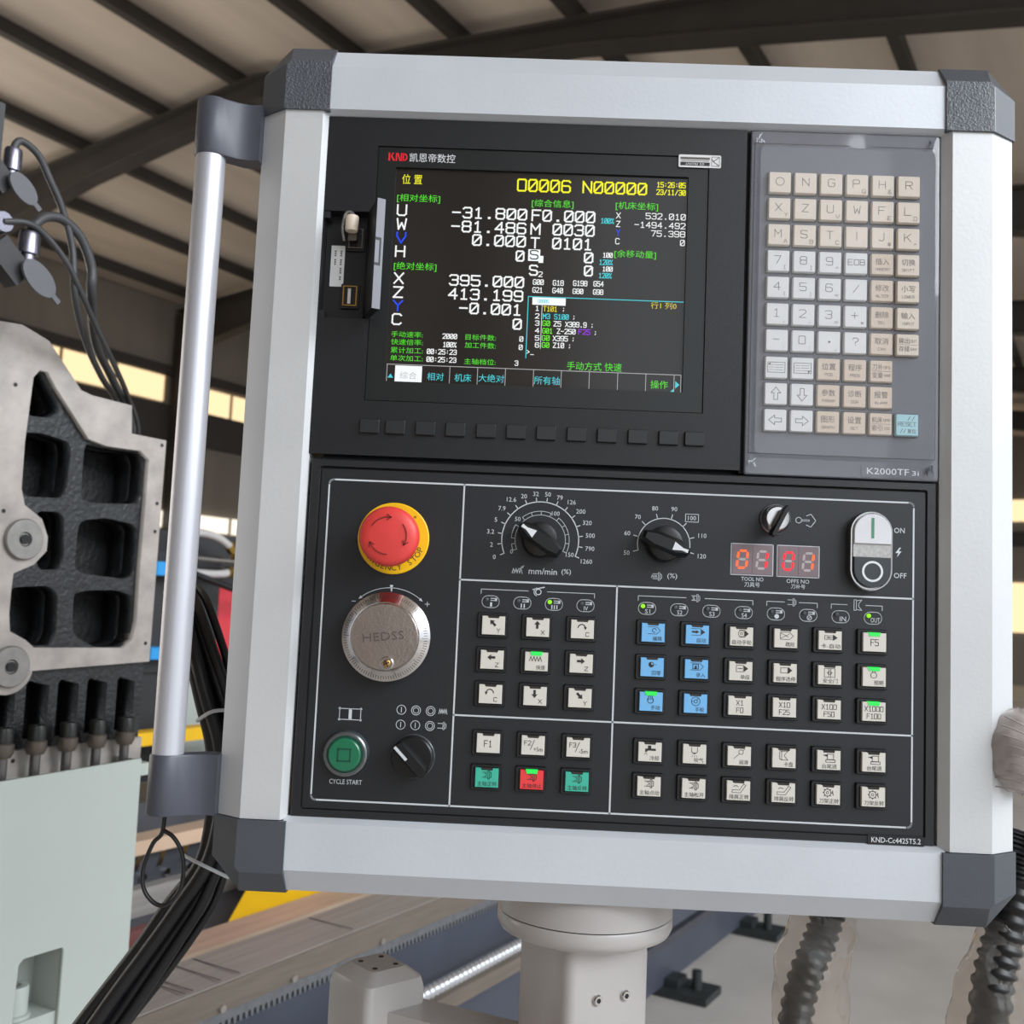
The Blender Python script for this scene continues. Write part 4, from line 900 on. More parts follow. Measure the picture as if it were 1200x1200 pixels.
build(mb, 'wrap_fold', wb, (277, 2, -184), smooth=60)

# ---- support arm below the pendant
ARM = empty('support_arm', (-8, 60, -372)); tag(ARM, 'light grey swivel support arm carrying the control pendant from below', 'support arm')
PA = (-10.3, 76)
mb = MB(); mb.lathe([(65, -302), (65, -322)], 'arm_grey', 64, PA[0], 0, 'z', PA[1]); build(mb, 'flange_ring', ARM, (0, 0, 0), smooth=30)
mb = MB(); mb.lathe([(64, -322), (64, -322.9)], 'arm_seam', 64, PA[0], 0, 'z', PA[1]); build(mb, 'swivel_seam', ARM, (0, 0, 0), smooth=30)
mb = MB(); mb.lathe([(64.5, -322.9), (65, -323.6), (65, -331), (63, -335), (56, -338.5), (46, -341)], 'arm_grey', 64, PA[0], 0, 'z', PA[1]); build(mb, 'swivel_collar', ARM, (0, 0, 0), smooth=50)
mb = MB(); R_ = Matrix.Translation((PA[0], PA[1], 0)) @ Matrix.Rotation(math.radians(30), 4, 'Z'); mb.T = R_
def zr(w_, d_, r, z, seg=5): return [(x, y, z) for x, y in rrect(w_, d_, r, seg)]
mb.loft([zr(71, 71, 8, -336), zr(72, 72, 8, -350), zr(72, 72, 8, -470), zr(69, 69, 8, -474)], 'arm_grey'); build(mb, 'post', ARM, (0, 0, 0), smooth=40)
for dx in (-11, 13):
    mb = MB(); mb.T = R_ @ Matrix.Translation((dx, -36, -375.5)); mb.lathe([(3.9, 0), (3.9, -1.6), (3.0, -2.6)], 'chrome', 20); mb.lathe([(1.9, -2.4), (1.9, -2.7)], 'knob_black', 6); build(mb, 'socket_screw', ARM, (0, 0, 0), smooth=30)
# elbow joint at the other end of the arm, beam between them below the picture
JA = (-173, 152)
mb = MB(); RJ = Matrix.Translation((JA[0], JA[1], 0)) @ Matrix.Rotation(math.radians(42), 4, 'Z'); mb.T = RJ
mb.loft([zr(58, 60, 7, -560), zr(58, 60, 7, -412), zr(54, 56, 7, -404), zr(34, 36, 6, -396)], 'arm_grey'); build(mb, 'elbow_housing', ARM, (0, 0, 0), smooth=28)
for dx, dy in ((-10, -11), (10, -11), (-10, 10), (10, 10)):
    mb = MB(); mb.T = RJ; mb.lathe([(2.2, -397), (2.2, -395.6)], 'knob_black', 14, dx, 0, 'z', dy); build(mb, 'screw_hole', ARM, (0, 0, 0))
mb = MB()
d_ = Vector((PA[0]-JA[0], PA[1]-JA[1], 0)); ln_ = d_.length; d_.normalize(); n_ = Vector((-d_.y, d_.x, 0))
def beam(t, hw_, z0, z1): p = Vector((JA[0], JA[1], 0))+d_*t; return [tuple(p+n_*hw_+Vector((0, 0, z0))), tuple(p-n_*hw_+Vector((0, 0, z0))), tuple(p-n_*hw_+Vector((0, 0, z1))), tuple(p+n_*hw_+Vector((0, 0, z1)))]
mb.loft([beam(16, 20, -474, -424), beam(ln_-10, 20, -474, -424)], 'arm_grey'); build(mb, 'arm_beam', ARM, (0, 0, 0))
mb = MB(); mb.lathe([(26, -1600), (26, -558)], 'arm_grey', 32, JA[0], 0, 'z', JA[1]); build(mb, 'column', ARM, (0, 0, 0), smooth=40)

# ---- corrugated hoses in plastic wrap
def hose(name, path, r, label, wrap, wr_label):
    h = MB(); h.tube(path, r, 'hose_black', 14, 14, lambda i, n: r*(1.0 if (i//2) % 2 else .84))
    at = path[-1]; h.v = [(x-at[0], y-at[1], z-at[2]) for x, y, z in h.v]
    ho = build(h, name, None, at, smooth=50); tag(ho, label, 'hose')
    wv = MB(); P_ = smooth_path([Vector(p) for p in wrap[0]], 8); loops = []; n = 26
    for i, p in enumerate(P_):
        t = (P_[min(i+1, len(P_)-1)]-P_[max(i-1, 0)]).normalized(); a = Vector((0, 1, 0)); a = (a-t*a.dot(t)).normalized(); b = t.cross(a)
        q = i/(len(P_)-1); rw = wrap[1][0]*(1-q)+wrap[1][1]*q
        loops.append([tuple(p+(b*math.cos(2*math.pi*k/n)+a*.55*math.sin(2*math.pi*k/n))*rw*(1+.09*math.sin(3*2*math.pi*k/n+i*.35)+.05*math.sin(5*2*math.pi*k/n-i*.6)+random.uniform(-.01, .01))) for k in range(n)])
    wv.loft(loops, 'wrap_film', False, False); at2 = wrap[0][-1]; wv.v = [(x-at2[0], y-at2[1], z-at2[2]) for x, y, z in wv.v]
    wo = build(wv, 'plastic_wrap', None, at2, smooth=60); tag(wo, wr_label, 'plastic wrap')
hose('corrugated_hose', [(172, 66, -290), (168, 66, -315), (160, 64, -338), (150, 62, -362), (143, 60, -395), (141, 60, -440)], 12.5,
     'black corrugated hose hanging below the bottom rail', ([(164, 64, -314), (160, 64, -332), (156, 62, -362), (153, 60, -400), (153, 60, -440)], (25, 28)), 'clear plastic film wrapped round the hose below the bottom rail')
hose('corrugated_hose', [(300, 40, -246), (294, 38, -266), (288, 34, -290), (279, 32, -322), (271, 30, -352), (268, 30, -400)], 14.5,
     'black corrugated hose beside the lower right corner cap', ([(285, 34, -308), (279, 32, -330), (272, 30, -362), (268, 30, -400)], (21, 30)), 'crumpled clear film round the hose by the lower right corner')
# ---- cable bundle behind the lower left corner
cb = empty('cable_bundle', (-395, 150, -455)); tag(cb, 'bundle of thick black cables tied together behind the lower left corner', 'cable bundle')
base = [(-486, 520, -96), (-400, 270, -100), (-362, 185, -112), (-334, 155, -156), (-320, 150, -190), (-309, 150, -224), (-306, 150, -270), (-314, 150, -318), (-334, 150, -357), (-352, 150, -388), (-376, 150, -425), (-398, 150, -458), (-440, 150, -520)]
for i, (ox, oy, r) in enumerate(((-13, 0, 6.4), (-3, -8, 6.4), (7, 2, 6.2), (14, -5, 4.6), (0, 9, 5.6), (18, 5, 3.6))):
    mb = MB(); mb.tube([(x+ox*(.75 if k < 8 else 1.25)+2*math.sin(k+i), y+oy, z+ox*.25) for k, (x, y, z) in enumerate(base)], r, 'cable_black', 10, 6); build(mb, 'cable', cb, (0, 0, 0), smooth=60)
for c0, c1 in (((-334, 136, -314), (-296, 136, -330)), ((-330, 134, -206), (-296, 134, -196))):
    mb = MB(); mid_ = ((c0[0]+c1[0])/2, 122, (c0[2]+c1[2])/2+5); mb.tube([c0, mid_, c1], 1.5, 'white_print', 6); build(mb, 'zip_tie', cb, (0, 0, 0), smooth=60)
mb = MB(); mb.tube([(-319, 40, -250), (-319.6, 40, -274), (-326, 40, -283), (-331.5, 40, -300), (-330.5, 40, -314), (-324, 40, -323), (-316, 40, -326), (-308, 40, -321), (-303, 40, -311), (-302.6, 40, -296), (-306, 40, -285), (-312, 40, -277), (-319.4, 40, -273)], 1.6, 'cable_black', 7, 5)
o = build(mb, 'looped_wire', None, (0, 0, 0), smooth=60); tag(o, 'thin black wire loop hanging under the lower handle bracket', 'wire')

# ================================================================ the hall (u along the hall, v to the left wall, z up)
def bbox(name, u0, u1, v0, v1, z0, z1, m, parent=None, at=None, **kw):
    a = at or ((u0+u1)/2, (v0+v1)/2, z0); mb = MB(); mb.box(u0-a[0], u1-a[0], v0-a[1], v1-a[1], z0-a[2], z1-a[2], m)
    return build(mb, name, parent, a, 'B', **kw)
UB, UE, VL, VR = -8.0, 30.0, 14.0, -9.0
tag(bbox('floor', UB-14, UE, VR-16, VL, -.2, 0, 'concrete'), 'grey worn concrete workshop floor', kind='structure')
# left wall with two strips of windows
def roof_z(v): return 7.1-.1*(v-7.8) if v > 7.8 else max(5.9, 7.1-.10*(7.8-v))
wl = bbox('wall_left', UB, UE, VL+.06, VL+.2, 0, 6.5, 'wall_sheet'); tag(wl, 'brownish sheet metal side wall of the hall', kind='structure')
for z0, z1 in ((4.05, 4.66), (5.17, 5.34), (2.32, 2.52)):
    bbox('wall_rail', UB, UE, VL-.04, VL+.06, z0, z1, 'wall_dark', wl)
we = bbox('wall_end', UE, UE+.15, VR, VL, 0, 7.2, 'wall_sheet'); tag(we, 'far end wall of the hall', kind='structure')
bbox('wall_rail', UE-.06, UE, VR, VL, 3.6, 4.0, 'wall_dark', we)
wb_ = bbox('wall_back', UB-.15, UB, -5.0, VL, 0, 7.2, 'wall_sheet'); tag(wb_, 'wall of the hall behind the viewer', kind='structure')
def window(n, u0, u1, z0, z1, v, m, panes, end=False):
    a = ((u0+u1)/2, v, z0) if not end else (UE-.05, (u0+u1)/2, z0)
    e = empty('window_%d' % n, a, 'B'); tag(e, 'bright daylight strip window', kind='structure')
    st_ = (u1-u0)/panes
    for i in range(panes):
        b0, b1 = u0+i*st_+.02, u0+(i+1)*st_-.02
        if end: bbox('pane', UE-.05, UE-.02, b0, b1, z0, z1, m, e)
        else: bbox('pane', b0, b1, v-.02, v+.01, z0, z1, m, e)
        if end: bbox('window_bar', UE-.08, UE-.02, b1, b1+.04, z0, z1, 'window_bar', e)
        else: bbox('window_bar', b1, b1+.04, v-.05, v+.01, z0, z1, 'window_bar', e)
window(1, 3.0, 7.3, 4.7, 5.14, VL, 'window_glow', 4)
window(2, 7.7, 11.75, 4.7, 5.14, VL, 'window_glow', 4)
window(3, 12.25, 16.3, 4.66, 5.1, VL, 'window_glow', 4)
window(4, 7.7, 16.3, 2.56, 2.84, VL, 'window_glow_white', 6)
window(5, -2.0, 6.0, 4.27, 4.84, 0, 'window_glow', 4, True)
window(6, -2.0, 6.0, 1.35, 2.65, 0, 'window_glow', 4, True)
# roof: sheets, purlins and tapered portal frames
vs = [VL+.2, 7.8, -4.2]
mb = MB(); prof = [(v, roof_z(v)) for v in vs]
mb.loft([[(0, v, z) for v, z in prof]+[(0, v, z+.08) for v, z in prof[::-1]], [(UE-UB, v, z) for v, z in prof]+[(UE-UB, v, z+.08) for v, z in prof[::-1]]], 'roof_sheet')
cl = build(mb, 'ceiling', None, (UB, 0, 0), 'B'); tag(cl, 'brownish metal sheet roof lining', kind='structure')
for v in (13.4, 12.0, 10.62, 9.28, 8.1, 6.5, 5.25, 4.02, 2.78, 1.57, .3, -.95):
    z = roof_z(v); mb = MB(); q = .05
    mb.loft([[(u, -q, -.15), (u, q, -.15), (u, q, -.005), (u, -q, -.005)] for u in (0, UE-UB)], 'roof_steel'); build(mb, 'purlin', cl, (UB, v, z), 'B')
bbox('added_bay_roof', UB, UE, VR-.4, -4.2, 9.6, 9.7, 'roof_sheet', cl); bbox('added_bay_fascia', UB, UE, -4.3, -4.2, 5.9, 9.6, 'wall_sheet', cl)  # taller bay added out of view so the high light gets in
fr_n = 0
for u in (-6, -1.5, 3.0, 7.5, 12.0, 16.5, 21.0, 25.5):
    up_ = [(v, roof_z(v)-.15) for v in (VL-.02, 10.5, 7.8, 4.0, .5, -2.5)]
    dep = [.75, .36, .26, .24, .52, .75]
    lo_ = [(v, z-d) for (v, z), d in zip(up_, dep)]
    e = empty('trim_%d' % (fr_n+1), (u, 7.8, 0), 'B'); tag(e, 'dark steel portal frame of the hall', kind='structure'); fr_n += 1
    def web(y0, y1, a_, b_):
        mb = MB(); mb.loft([[(y0, v-7.8, z) for v, z in a_]+[(y0, v-7.8, z) for v, z in b_[::-1]], [(y1, v-7.8, z) for v, z in a_]+[(y1, v-7.8, z) for v, z in b_[::-1]]], 'roof_steel'); return mb
    build(web(-.012, .012, up_, lo_), 'web', e, (u, 7.8, 0), 'B')
    build(web(-.11, .11, lo_, [(v, z-.03) for v, z in lo_]), 'bottom_flange', e, (u, 7.8, 0), 'B')
    build(web(-.11, .11, up_, [(v, z-.03) for v, z in up_]), 'top_flange', e, (u, 7.8, 0), 'B')
    for v0, v1, zt in ((VL-.4, VL-.03, 6.25), (-2.9, -2.5, 5.2)):
        bbox('column', u-.11, u+.11, v0, v1, 0, zt, 'roof_steel', e)

# ================================================================ the lathe
BED = empty('lathe_bed', (3, 1.5, 0), 'B'); tag(BED, 'lathe bed with ground steel ways, rack and dark blue grey casting', 'lathe bed')
U0, U1 = .2, 8.5
def ext(name, prof, m, parent=BED, u0=U0, u1=U1, sm=0):
    at = (u0, prof[0][0], prof[0][1]); mb = MB()
    mb.loft([[(u-u0, v-at[1], z-at[2]) for v, z in prof] for u in (u0, u1)], m); return build(mb, name, parent, at, 'B', smooth=sm)
VB = 1.20
ext('front_way', [(VB, .898), (VB+.11, .902), (VB+.11, .856), (VB, .856)], 'way_ground')
ext('way_face', [(VB-.004, .8965), (VB+.002, .8965), (VB+.002, .855), (VB-.004, .855)], 'way_side')
ext('oil_groove', [(VB+.11, .888), (VB+.135, .888), (VB+.135, .85), (VB+.11, .85)], 'way_dark')
ext('inner_strip', [(VB+.135, .897), (VB+.21, .899), (VB+.21, .85), (VB+.135, .85)], 'way_tan')
ext('rear_way', [(VB+.62, .80), (VB+.80, .80), (VB+.80, .5), (VB+.62, .5)], 'way_ground')
ext('casting', [(VB+.03, .856), (VB+.6, .85), (VB+.6, .1), (VB+.4, .1), (VB+.3, .36), (VB+.08, .46)], 'bed_blue')
ext('base_skirt', [(VB+.33, .36), (VB+.6, .36), (VB+.6, .03), (VB+.36, .03)], 'bed_blue')
ext('skirt_ledge', [(VB+.20, .34), (VB+.4, .37), (VB+.4, .28), (VB+.20, .31)], 'way_dark')
# rack teeth under the front way
mb = MB(); mb.box(0, U1-U0, 0, .02, 0, .02, 'rack_steel'); rk = build(mb, 'rack', BED, (U0, VB+.004, .836), 'B')
tm = MB(); tm.loft([[(-.0038, 0, 0), (.0038, 0, 0), (.0038, .02, 0), (-.0038, .02, 0)], [(-.0018, 0, -.011), (.0018, 0, -.011), (.0018, .02, -.011), (-.0018, .02, -.011)]], 'rack_steel')
TM = mesh_of(tm, 'rack_tooth', 1.0, 0)
for k in range(120): build(None, 'rack_tooth', rk, (.94+k*.0125, VB+.004, .836), 'B', mesh=TM)
# scribed joint lines across the way
for u in (1.13, 1.145, 1.20, 1.24, 1.52):
    bbox('scribed_line', u, u+.0025, VB+.002, VB+.108, .9020, .9024, 'way_dark', BED)
for u in (1.04, 1.2, 1.36, 1.6): 
    mb = MB(); mb.lathe([(.006, 0), (.006, -.006)], 'chrome', 12); build(mb, 'rack_screw', BED, (u, VB-.004, .862), 'B')
for u in (4.0, 4.95):
    e = empty('levelling_foot', (u, VB+.3, 0), 'B'); tag(e, 'dark iron levelling foot under the lathe bed, %s' % {4.0: 'the nearer of two', 4.95: 'the farther of two'}[u], 'machine foot', 'levelling feet under the lathe bed')
    bbox('foot_plate', u-.09, u+.09, VB+.17, VB+.5, 0, .03, 'foot_iron', e)
    mb = MB(); mb.lathe([(.02, .03), (.02, .1)], 'foot_iron', 12, 0, 0, 'z'); build(mb, 'foot_bolt', e, (u, VB+.24, 0), 'B', smooth=30)
    bbox('foot_lug', u-.05, u+.05, VB+.30, VB+.5, .03, .06, 'foot_iron', e)
# ball screw in front of the bed
BS = empty('ball_screw', (1.6, VB-.03, .72), 'B'); tag(BS, 'bright threaded ball screw running along the front of the lathe bed', 'ball screw')
mb = MB(); n = 640; loops = []
for i in range(n):
    r = .0145 if (i//2) % 2 else .0118
    loops.append([(i*.0042, r*math.cos(2*math.pi*k/14), r*math.sin(2*math.pi*k/14)) for k in range(14)])
mb.loft(loops, 'screw_steel'); build(mb, 'threaded_shaft', BS, (1.3, VB-.03, .738), 'B', smooth=50)
mb = MB(); mb.loft([[(u, .02, -.012), (u, -.012, -.02), (u, -.012, -.05), (u, .02, -.05)] for u in (0, 4)], 'way_side'); build(mb, 'screw_guard', BS, (1.3, VB-.03, .738), 'B')

# carriage apron: ground rim, painted web with pockets, black back wall
VA = 1.15
def plan(name, outer, holes, v0, v1, m, parent, at):
    cu = bpy.data.curves.new(name, 'CURVE'); cu.dimensions = '2D'; cu.fill_mode = 'BOTH'; cu.extrude = (v1-v0)/2
    for pts in [outer]+holes:
        sp = cu.splines.new('POLY'); sp.points.add(len(pts)-1)
        for p_, (a, b) in zip(sp.points, pts): p_.co = (a-at[0], b-at[2], 0, 1)
        sp.use_cyclic_u = True
    o = bpy.data.objects.new(name, cu); col.objects.link(o); bpy.context.view_layer.update()
    me = bpy.data.meshes.new_from_object(o.evaluated_get(bpy.context.evaluated_depsgraph_get()))
    bpy.data.objects.remove(o); bpy.data.curves.remove(cu); me.name = name
    me.transform(Matrix(((1, 0, 0, 0), (0, 0, -1, 0), (0, 1, 0, 0), (0, 0, 0, 1))))
    me.transform(Matrix.Translation((0, (v0+v1)/2-at[1], 0)))
    bm = bmesh.new(); bm.from_mesh(me); bmesh.ops.remove_doubles(bm, verts=bm.verts[:], dist=1e-5); bmesh.ops.recalc_face_normals(bm, faces=bm.faces[:]); bm.to_mesh(me); bm.free()
    me.materials.clear(); me.materials.append(MATS[m])
    ob = bpy.data.objects.new(name, me); link(ob, parent, at, 1.0)
    if parent is None: place(ob, at, 'B')
    return ob
def rnd(pts, k=3, r=.22):                                     # round the corners of a traced outline
    out = []; n = len(pts)
    for i in range(n):
        a, b, c = Vector(pts[i-1]), Vector(pts[i]), Vector(pts[(i+1) % n])
        p, q = b.lerp(a, r), b.lerp(c, r)
        for j in range(k+1):
            t = j/k; out.append(tuple(p.lerp(b, t).lerp(b.lerp(q, t), t)))
    return out
AP = empty('carriage_apron', (.85, VA, .95), 'B'); tag(AP, 'cast iron carriage apron with ground rim and black ribbed pockets', 'machine casting')
A0 = (.85, VA, .95)
OUT = [(.6, 1.80), (.745, 1.815), (.756, 1.812), (.783, 1.804), (.834, 1.752), (.850, 1.7485), (.914, 1.747), (.917, 1.709), (.976, 1.709), (.975, 1.401), (.6, 1.386)]
HOLE = [(.766, 1.754), (.774, 1.765), (.785, 1.765), (.797, 1.749), (.851, 1.691), (.879, 1.686), (.934, 1.688), (.949, 1.678), (.949, 1.615), (.948, 1.527), (.949, 1.456), (.945, 1.431), (.931, 1.420), (.798, 1.422), (.785, 1.432), (.764, 1.442), (.761, 1.463), (.761, 1.495), (.762, 1.512), (.788, 1.524), (.804, 1.542), (.804, 1.559), (.794, 1.581), (.769, 1.596), (.763, 1.615), (.762, 1.671), (.764, 1.713)]
POCK = [[(.767, 1.751), (.775, 1.764), (.783, 1.763), (.813, 1.722), (.796, 1.709), (.768, 1.707)],
        [(.762, 1.685), (.789, 1.689), (.828, 1.684), (.833, 1.67), (.831, 1.62), (.822, 1.61), (.768, 1.607)],
        [(.851, 1.686), (.88, 1.684), (.94, 1.686), (.9475, 1.671), (.9475, 1.616), (.869, 1.609), (.852, 1.613)],
        [(.79, 1.591), (.823, 1.593), (.831, 1.585), (.835, 1.533), (.83, 1.52), (.798, 1.518)],
        [(.852, 1.584), (.892, 1.592), (.936, 1.588), (.946, 1.58), (.946, 1.518), (.928, 1.512), (.86, 1.517), (.851, 1.525)],
        [(.764, 1.495), (.816, 1.499), (.831, 1.489), (.833, 1.441), (.826, 1.424), (.801, 1.424), (.784, 1.435), (.767, 1.445)],
        [(.853, 1.49), (.873, 1.495), (.919, 1.497), (.9465, 1.49), (.9465, 1.43), (.929, 1.421), (.89, 1.421), (.856, 1.438)]]
plan('ground_rim', OUT, [HOLE], VA, VA+.02, 'iron_ground', AP, A0)
big = [(.62, 1.79), (.76, 1.79), (.83, 1.745), (.91, 1.74), (.915, 1.704), (.972, 1.704), (.971, 1.404), (.62, 1.39)]
plan('pocket_web', big, [rnd(p) for p in POCK], VA+.008, VA+.035, 'iron_black', AP, A0)
plan('pocket_walls', big, [rnd([(x+.004, z) for x, z in p], 3, .2) for p in POCK], VA+.036, VA+.072, 'iron_black', AP, A0)
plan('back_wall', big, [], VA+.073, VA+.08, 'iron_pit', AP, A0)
# slotted lower block
SL = [(.700, .724), (.758, .787), (.800, .833), (.8445, .876), (.8875, .9195), (.9345, .964)]
plan('slotted_block', [(.6, 1.392), (.976, 1.4005), (.975, 1.262), (.6, 1.262)], [[(a, 1.308), (b, 1.306), (b-.001, 1.374), (a+.004, 1.381), (a, 1.376)] for a, b in SL], VA+.012, VA+.05, 'iron_black', AP, A0)
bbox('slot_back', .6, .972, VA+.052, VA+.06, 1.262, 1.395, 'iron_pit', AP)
bbox('lower_band', .6, .975, VA+.004, VA+.014, 1.255, 1.298, 'iron_ground', AP)
bbox('drip_edge', .6, .976, VA-.016, VA+.004, 1.250, 1.266, 'cover_green', AP)
for u, z in ((.770, 1.554), (.766, 1.400)):
    mb = MB(); mb.lathe([(.034, .006), (.034, -.0008), (.0335, -.001)], 'iron_ground', 40); build(mb, 'boss', AP, (u, VA+.002, z), 'B', smooth=30)
    mb = MB(); mb.lathe([(.025, 0), (.025, -.003), (.024, -.0042), (.009, -.0042), (.0075, -.002)], 'pin_steel', 40); pn = build(mb, 'pin_cap', AP, (u, VA-.002, z), 'B', smooth=30)
    mb = MB(); mb.lathe([(.006, -.0046), (.006, -.003), (.001, -.003)], 'knob_black', 16); build(mb, 'center_hole', pn, (u, VA-.002, z), 'B')
for u, z in ((.743, 1.74), (.969, 1.701), (.968, 1.619), (.968, 1.58), (.742, 1.586), (.966, 1.426), (.905, 1.283), (.785, 1.286)):
    mb = MB(); mb.lathe([(.0026, .001), (.0026, -.0006)], 'knob_black', 10); build(mb, 'drilled_hole', AP, (u, VA if z > 1.4 else VA+.004, z), 'B')
# row of clamp bolts
for i, (u, nm) in enumerate(((.717, 0), (.760, 1), (.8035, 2), (.847, 3), (.890, 4), (.934, 5))):
    e = empty('clamp_bolt', (u, VA-.012, 1.258), 'B', AP)
    mb = MB(); mb.lathe([(.0105, .052), (.0105, .069), (.0095, .071), (.006, .071), (.006, .066)], 'bolt_black', 20, 0, 0, 'z'); build(mb, 'bolt_head', e, (u, VA-.012, 1.258), 'B', smooth=30)
    mb = MB(); mb.lathe([(.0095, .036), (.0125, .042), (.0125, .0515), (.011, .053)], 'bolt_bronze', 22, 0, 0, 'z'); build(mb, 'collar', e, (u, VA-.012, 1.258), 'B', smooth=30)
    mb = MB(); mb.lathe([(.0062, 0), (.0062, .038)], 'bolt_steel', 14, 0, 0, 'z'); build(mb, 'stud', e, (u, VA-.012, 1.258), 'B', smooth=40)
# lifting eye bolt on top
mb = MB(); R0, r0 = .017, .0062; loops = []
ring = [[( (R0+r0*math.cos(b))*math.cos(a)*.55, (R0+r0*math.cos(b))*math.cos(a)*.83, R0*1.2+(R0+r0*math.cos(b))*math.sin(a)+0*b) if False else ((R0+r0*math.cos(b))*math.cos(a)*.35+r0*math.sin(b)*.94, (R0+r0*math.cos(b))*math.cos(a)*.94-r0*math.sin(b)*.35, R0*1.35+(R0+r0*math.cos(b))*math.sin(a)*1.15) for b in [2*math.pi*k/12 for k in range(12)]] for a in [2*math.pi*j/28 for j in range(29)]]
mb.loft(ring, 'steel_brushed', False, False); mb.lathe([(.013, -.002), (.013, .003), (.007, .005), (.006, .009)], 'steel_brushed', 20, 0, 0, 'z')
eb = build(mb, 'eye_bolt', None, (.694, VA+.02, 1.806), 'B', smooth=60); tag(eb, 'steel lifting eye bolt on top of the cast iron apron', 'eye bolt')

# pale green sheet cover below the apron, with a window onto a round boss
CV = empty('apron_cover', (.8, 1.11, .94), 'B'); tag(CV, 'pale grey green painted cover below the cast iron apron', 'machine cover')
VC = 1.112
plan('cover_sheet', [(.55, 1.2655), (.942, 1.277), (.944, .999), (.890, .944), (.86, .9), (.55, .9)], [rnd([(.781, .905), (.786, 1.055), (.792, 1.061), (.846, 1.061), (.846, .983), (.846, .905)], 2, .06)], VC, VC+.006, 'cover_green', CV, (.8, 1.11, .94))
bbox('cover_side', .936, .943, VC+.006, VC+.11, 1.0, 1.2765, 'cover_green', CV)
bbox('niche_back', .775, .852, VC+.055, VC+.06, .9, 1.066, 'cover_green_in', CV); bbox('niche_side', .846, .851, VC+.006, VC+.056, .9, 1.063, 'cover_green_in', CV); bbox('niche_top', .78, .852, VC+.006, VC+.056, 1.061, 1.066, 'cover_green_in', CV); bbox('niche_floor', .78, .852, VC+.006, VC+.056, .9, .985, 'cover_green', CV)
mb = MB(); mb.lathe([(.021, .985), (.021, .989), (.0175, .990), (.0175, 1.019), (.016, 1.0215), (.009, 1.0215), (.009, 1.015)], 'cover_green', 28, 0, 0, 'z'); mb.v = [(x, y, z-.985) for x, y, z in mb.v]
build(mb, 'round_boss', CV, (.803, VC+.030, .985), 'B', smooth=35)

# cable connectors on the left
def connector(u, z, s_, label, cat='connector'):
    e = empty('cable_connector', (u, 1.05, z-.04*s_), 'B'); tag(e, label, cat); a = (u, 1.05, z)
    mb = MB(); mb.lathe([(.0105*s_, -.012), (.0105*s_, .010), (.0095*s_, .013), (.0085*s_, .0135)], 'connector_metal', 24, 0, 0, 'z'); mb.lathe([(.007*s_, -.02), (.007*s_, -.012)], 'connector_metal', 16, 0, 0, 'z'); build(mb, 'coupling_nut', e, a, 'B', smooth=25)
    mb = MB(); mb.T = Matrix.Rotation(math.radians(40), 4, 'Y'); mb.box(-.021*s_, .021*s_, -.006, .016, -.045*s_, -.018*s_, 'connector_dark'); build(mb, 'socket_body', e, a, 'B')
    mb = MB(); mb.T = Matrix.Translation((.006, -.014, -.036*s_)) @ Matrix.Rotation(math.radians(38), 4, 'Y') 
    mb.loft([[(.022*s_*math.cos(2*math.pi*k/20), y, .0135*s_*math.sin(2*math.pi*k/20)) for k in range(20)] for y in (-.002, .002)], 'connector_cap'); mb.box(.018*s_, .031*s_, -.0015, .0015, -.003, .003, 'connector_cap'); build(mb, 'dust_flap', e, a, 'B', smooth=30)
    return e
connector(.652, 1.966, .9, 'metal cable connector with dust flap, uppermost at the left edge')
connector(.680, 1.880, 1.1, 'metal cable connector with dust flap above the eye bolt')
mb = MB(); mb.lathe([(.011, -.006), (.0125, -.004), (.0125, .004), (.011, .006)], 'connector_metal', 24); o = build(mb, 'cable_gland', None, (.645, 1.05, 1.893), 'B', smooth=30); tag(o, 'round grey cable end between the two connectors', 'cable gland')
bbx = bbox('junction_box', .55, .632, 1.04, 1.16, 1.80, 2.02, 'connector_dark'); tag(bbx, 'dark junction box carrying the connectors at the left edge', 'junction box')
def bcable(name, pts, r, label, m='cable_grey'):
    at = pts[-1]; mb = MB(); mb.tube([(a-at[0], b-at[1], c-at[2]) for a, b, c in pts], r, m, 9, 6); o = build(mb, name, None, at, 'B', smooth=60); tag(o, label, 'cable'); return o
bcable('cable', [(.652, 1.05, 1.975), (.654, 1.05, 1.986), (.662, 1.05, 1.992), (.682, 1.05, 1.984), (.700, 1.05, 1.960), (.716, 1.05, 1.936), (.734, 1.05, 1.894), (.743, 1.05, 1.838), (.798, 1.10, 1.803), (.878, 1.17, 1.78), (.945, 1.22, 1.76), (1.0, 1.27, 1.71)], .0042, 'grey cable arching from the uppermost connector')
bcable('cable', [(.680, 1.05, 1.889), (.684, 1.05, 1.903), (.698, 1.05, 1.918), (.72, 1.05, 1.922), (.745, 1.05, 1.908), (.762, 1.05, 1.878), (.768, 1.055, 1.85), (.827, 1.12, 1.811), (.907, 1.19, 1.79), (.975, 1.23, 1.745), (1.02, 1.27, 1.68)], .0058, 'thick grey cable arching from the connector above the eye bolt')
bcable('cable', [(.645, 1.045, 1.893), (.668, 1.04, 1.899), (.69, 1.04, 1.894), (.72, 1.04, 1.872), (.745, 1.045, 1.846), (.78, 1.065, 1.822), (.837, 1.10, 1.79), (.945, 1.2, 1.77), (1.008, 1.25, 1.73), (1.02, 1.28, 1.66)], .0036, 'thin grey cable running from the round cable end')

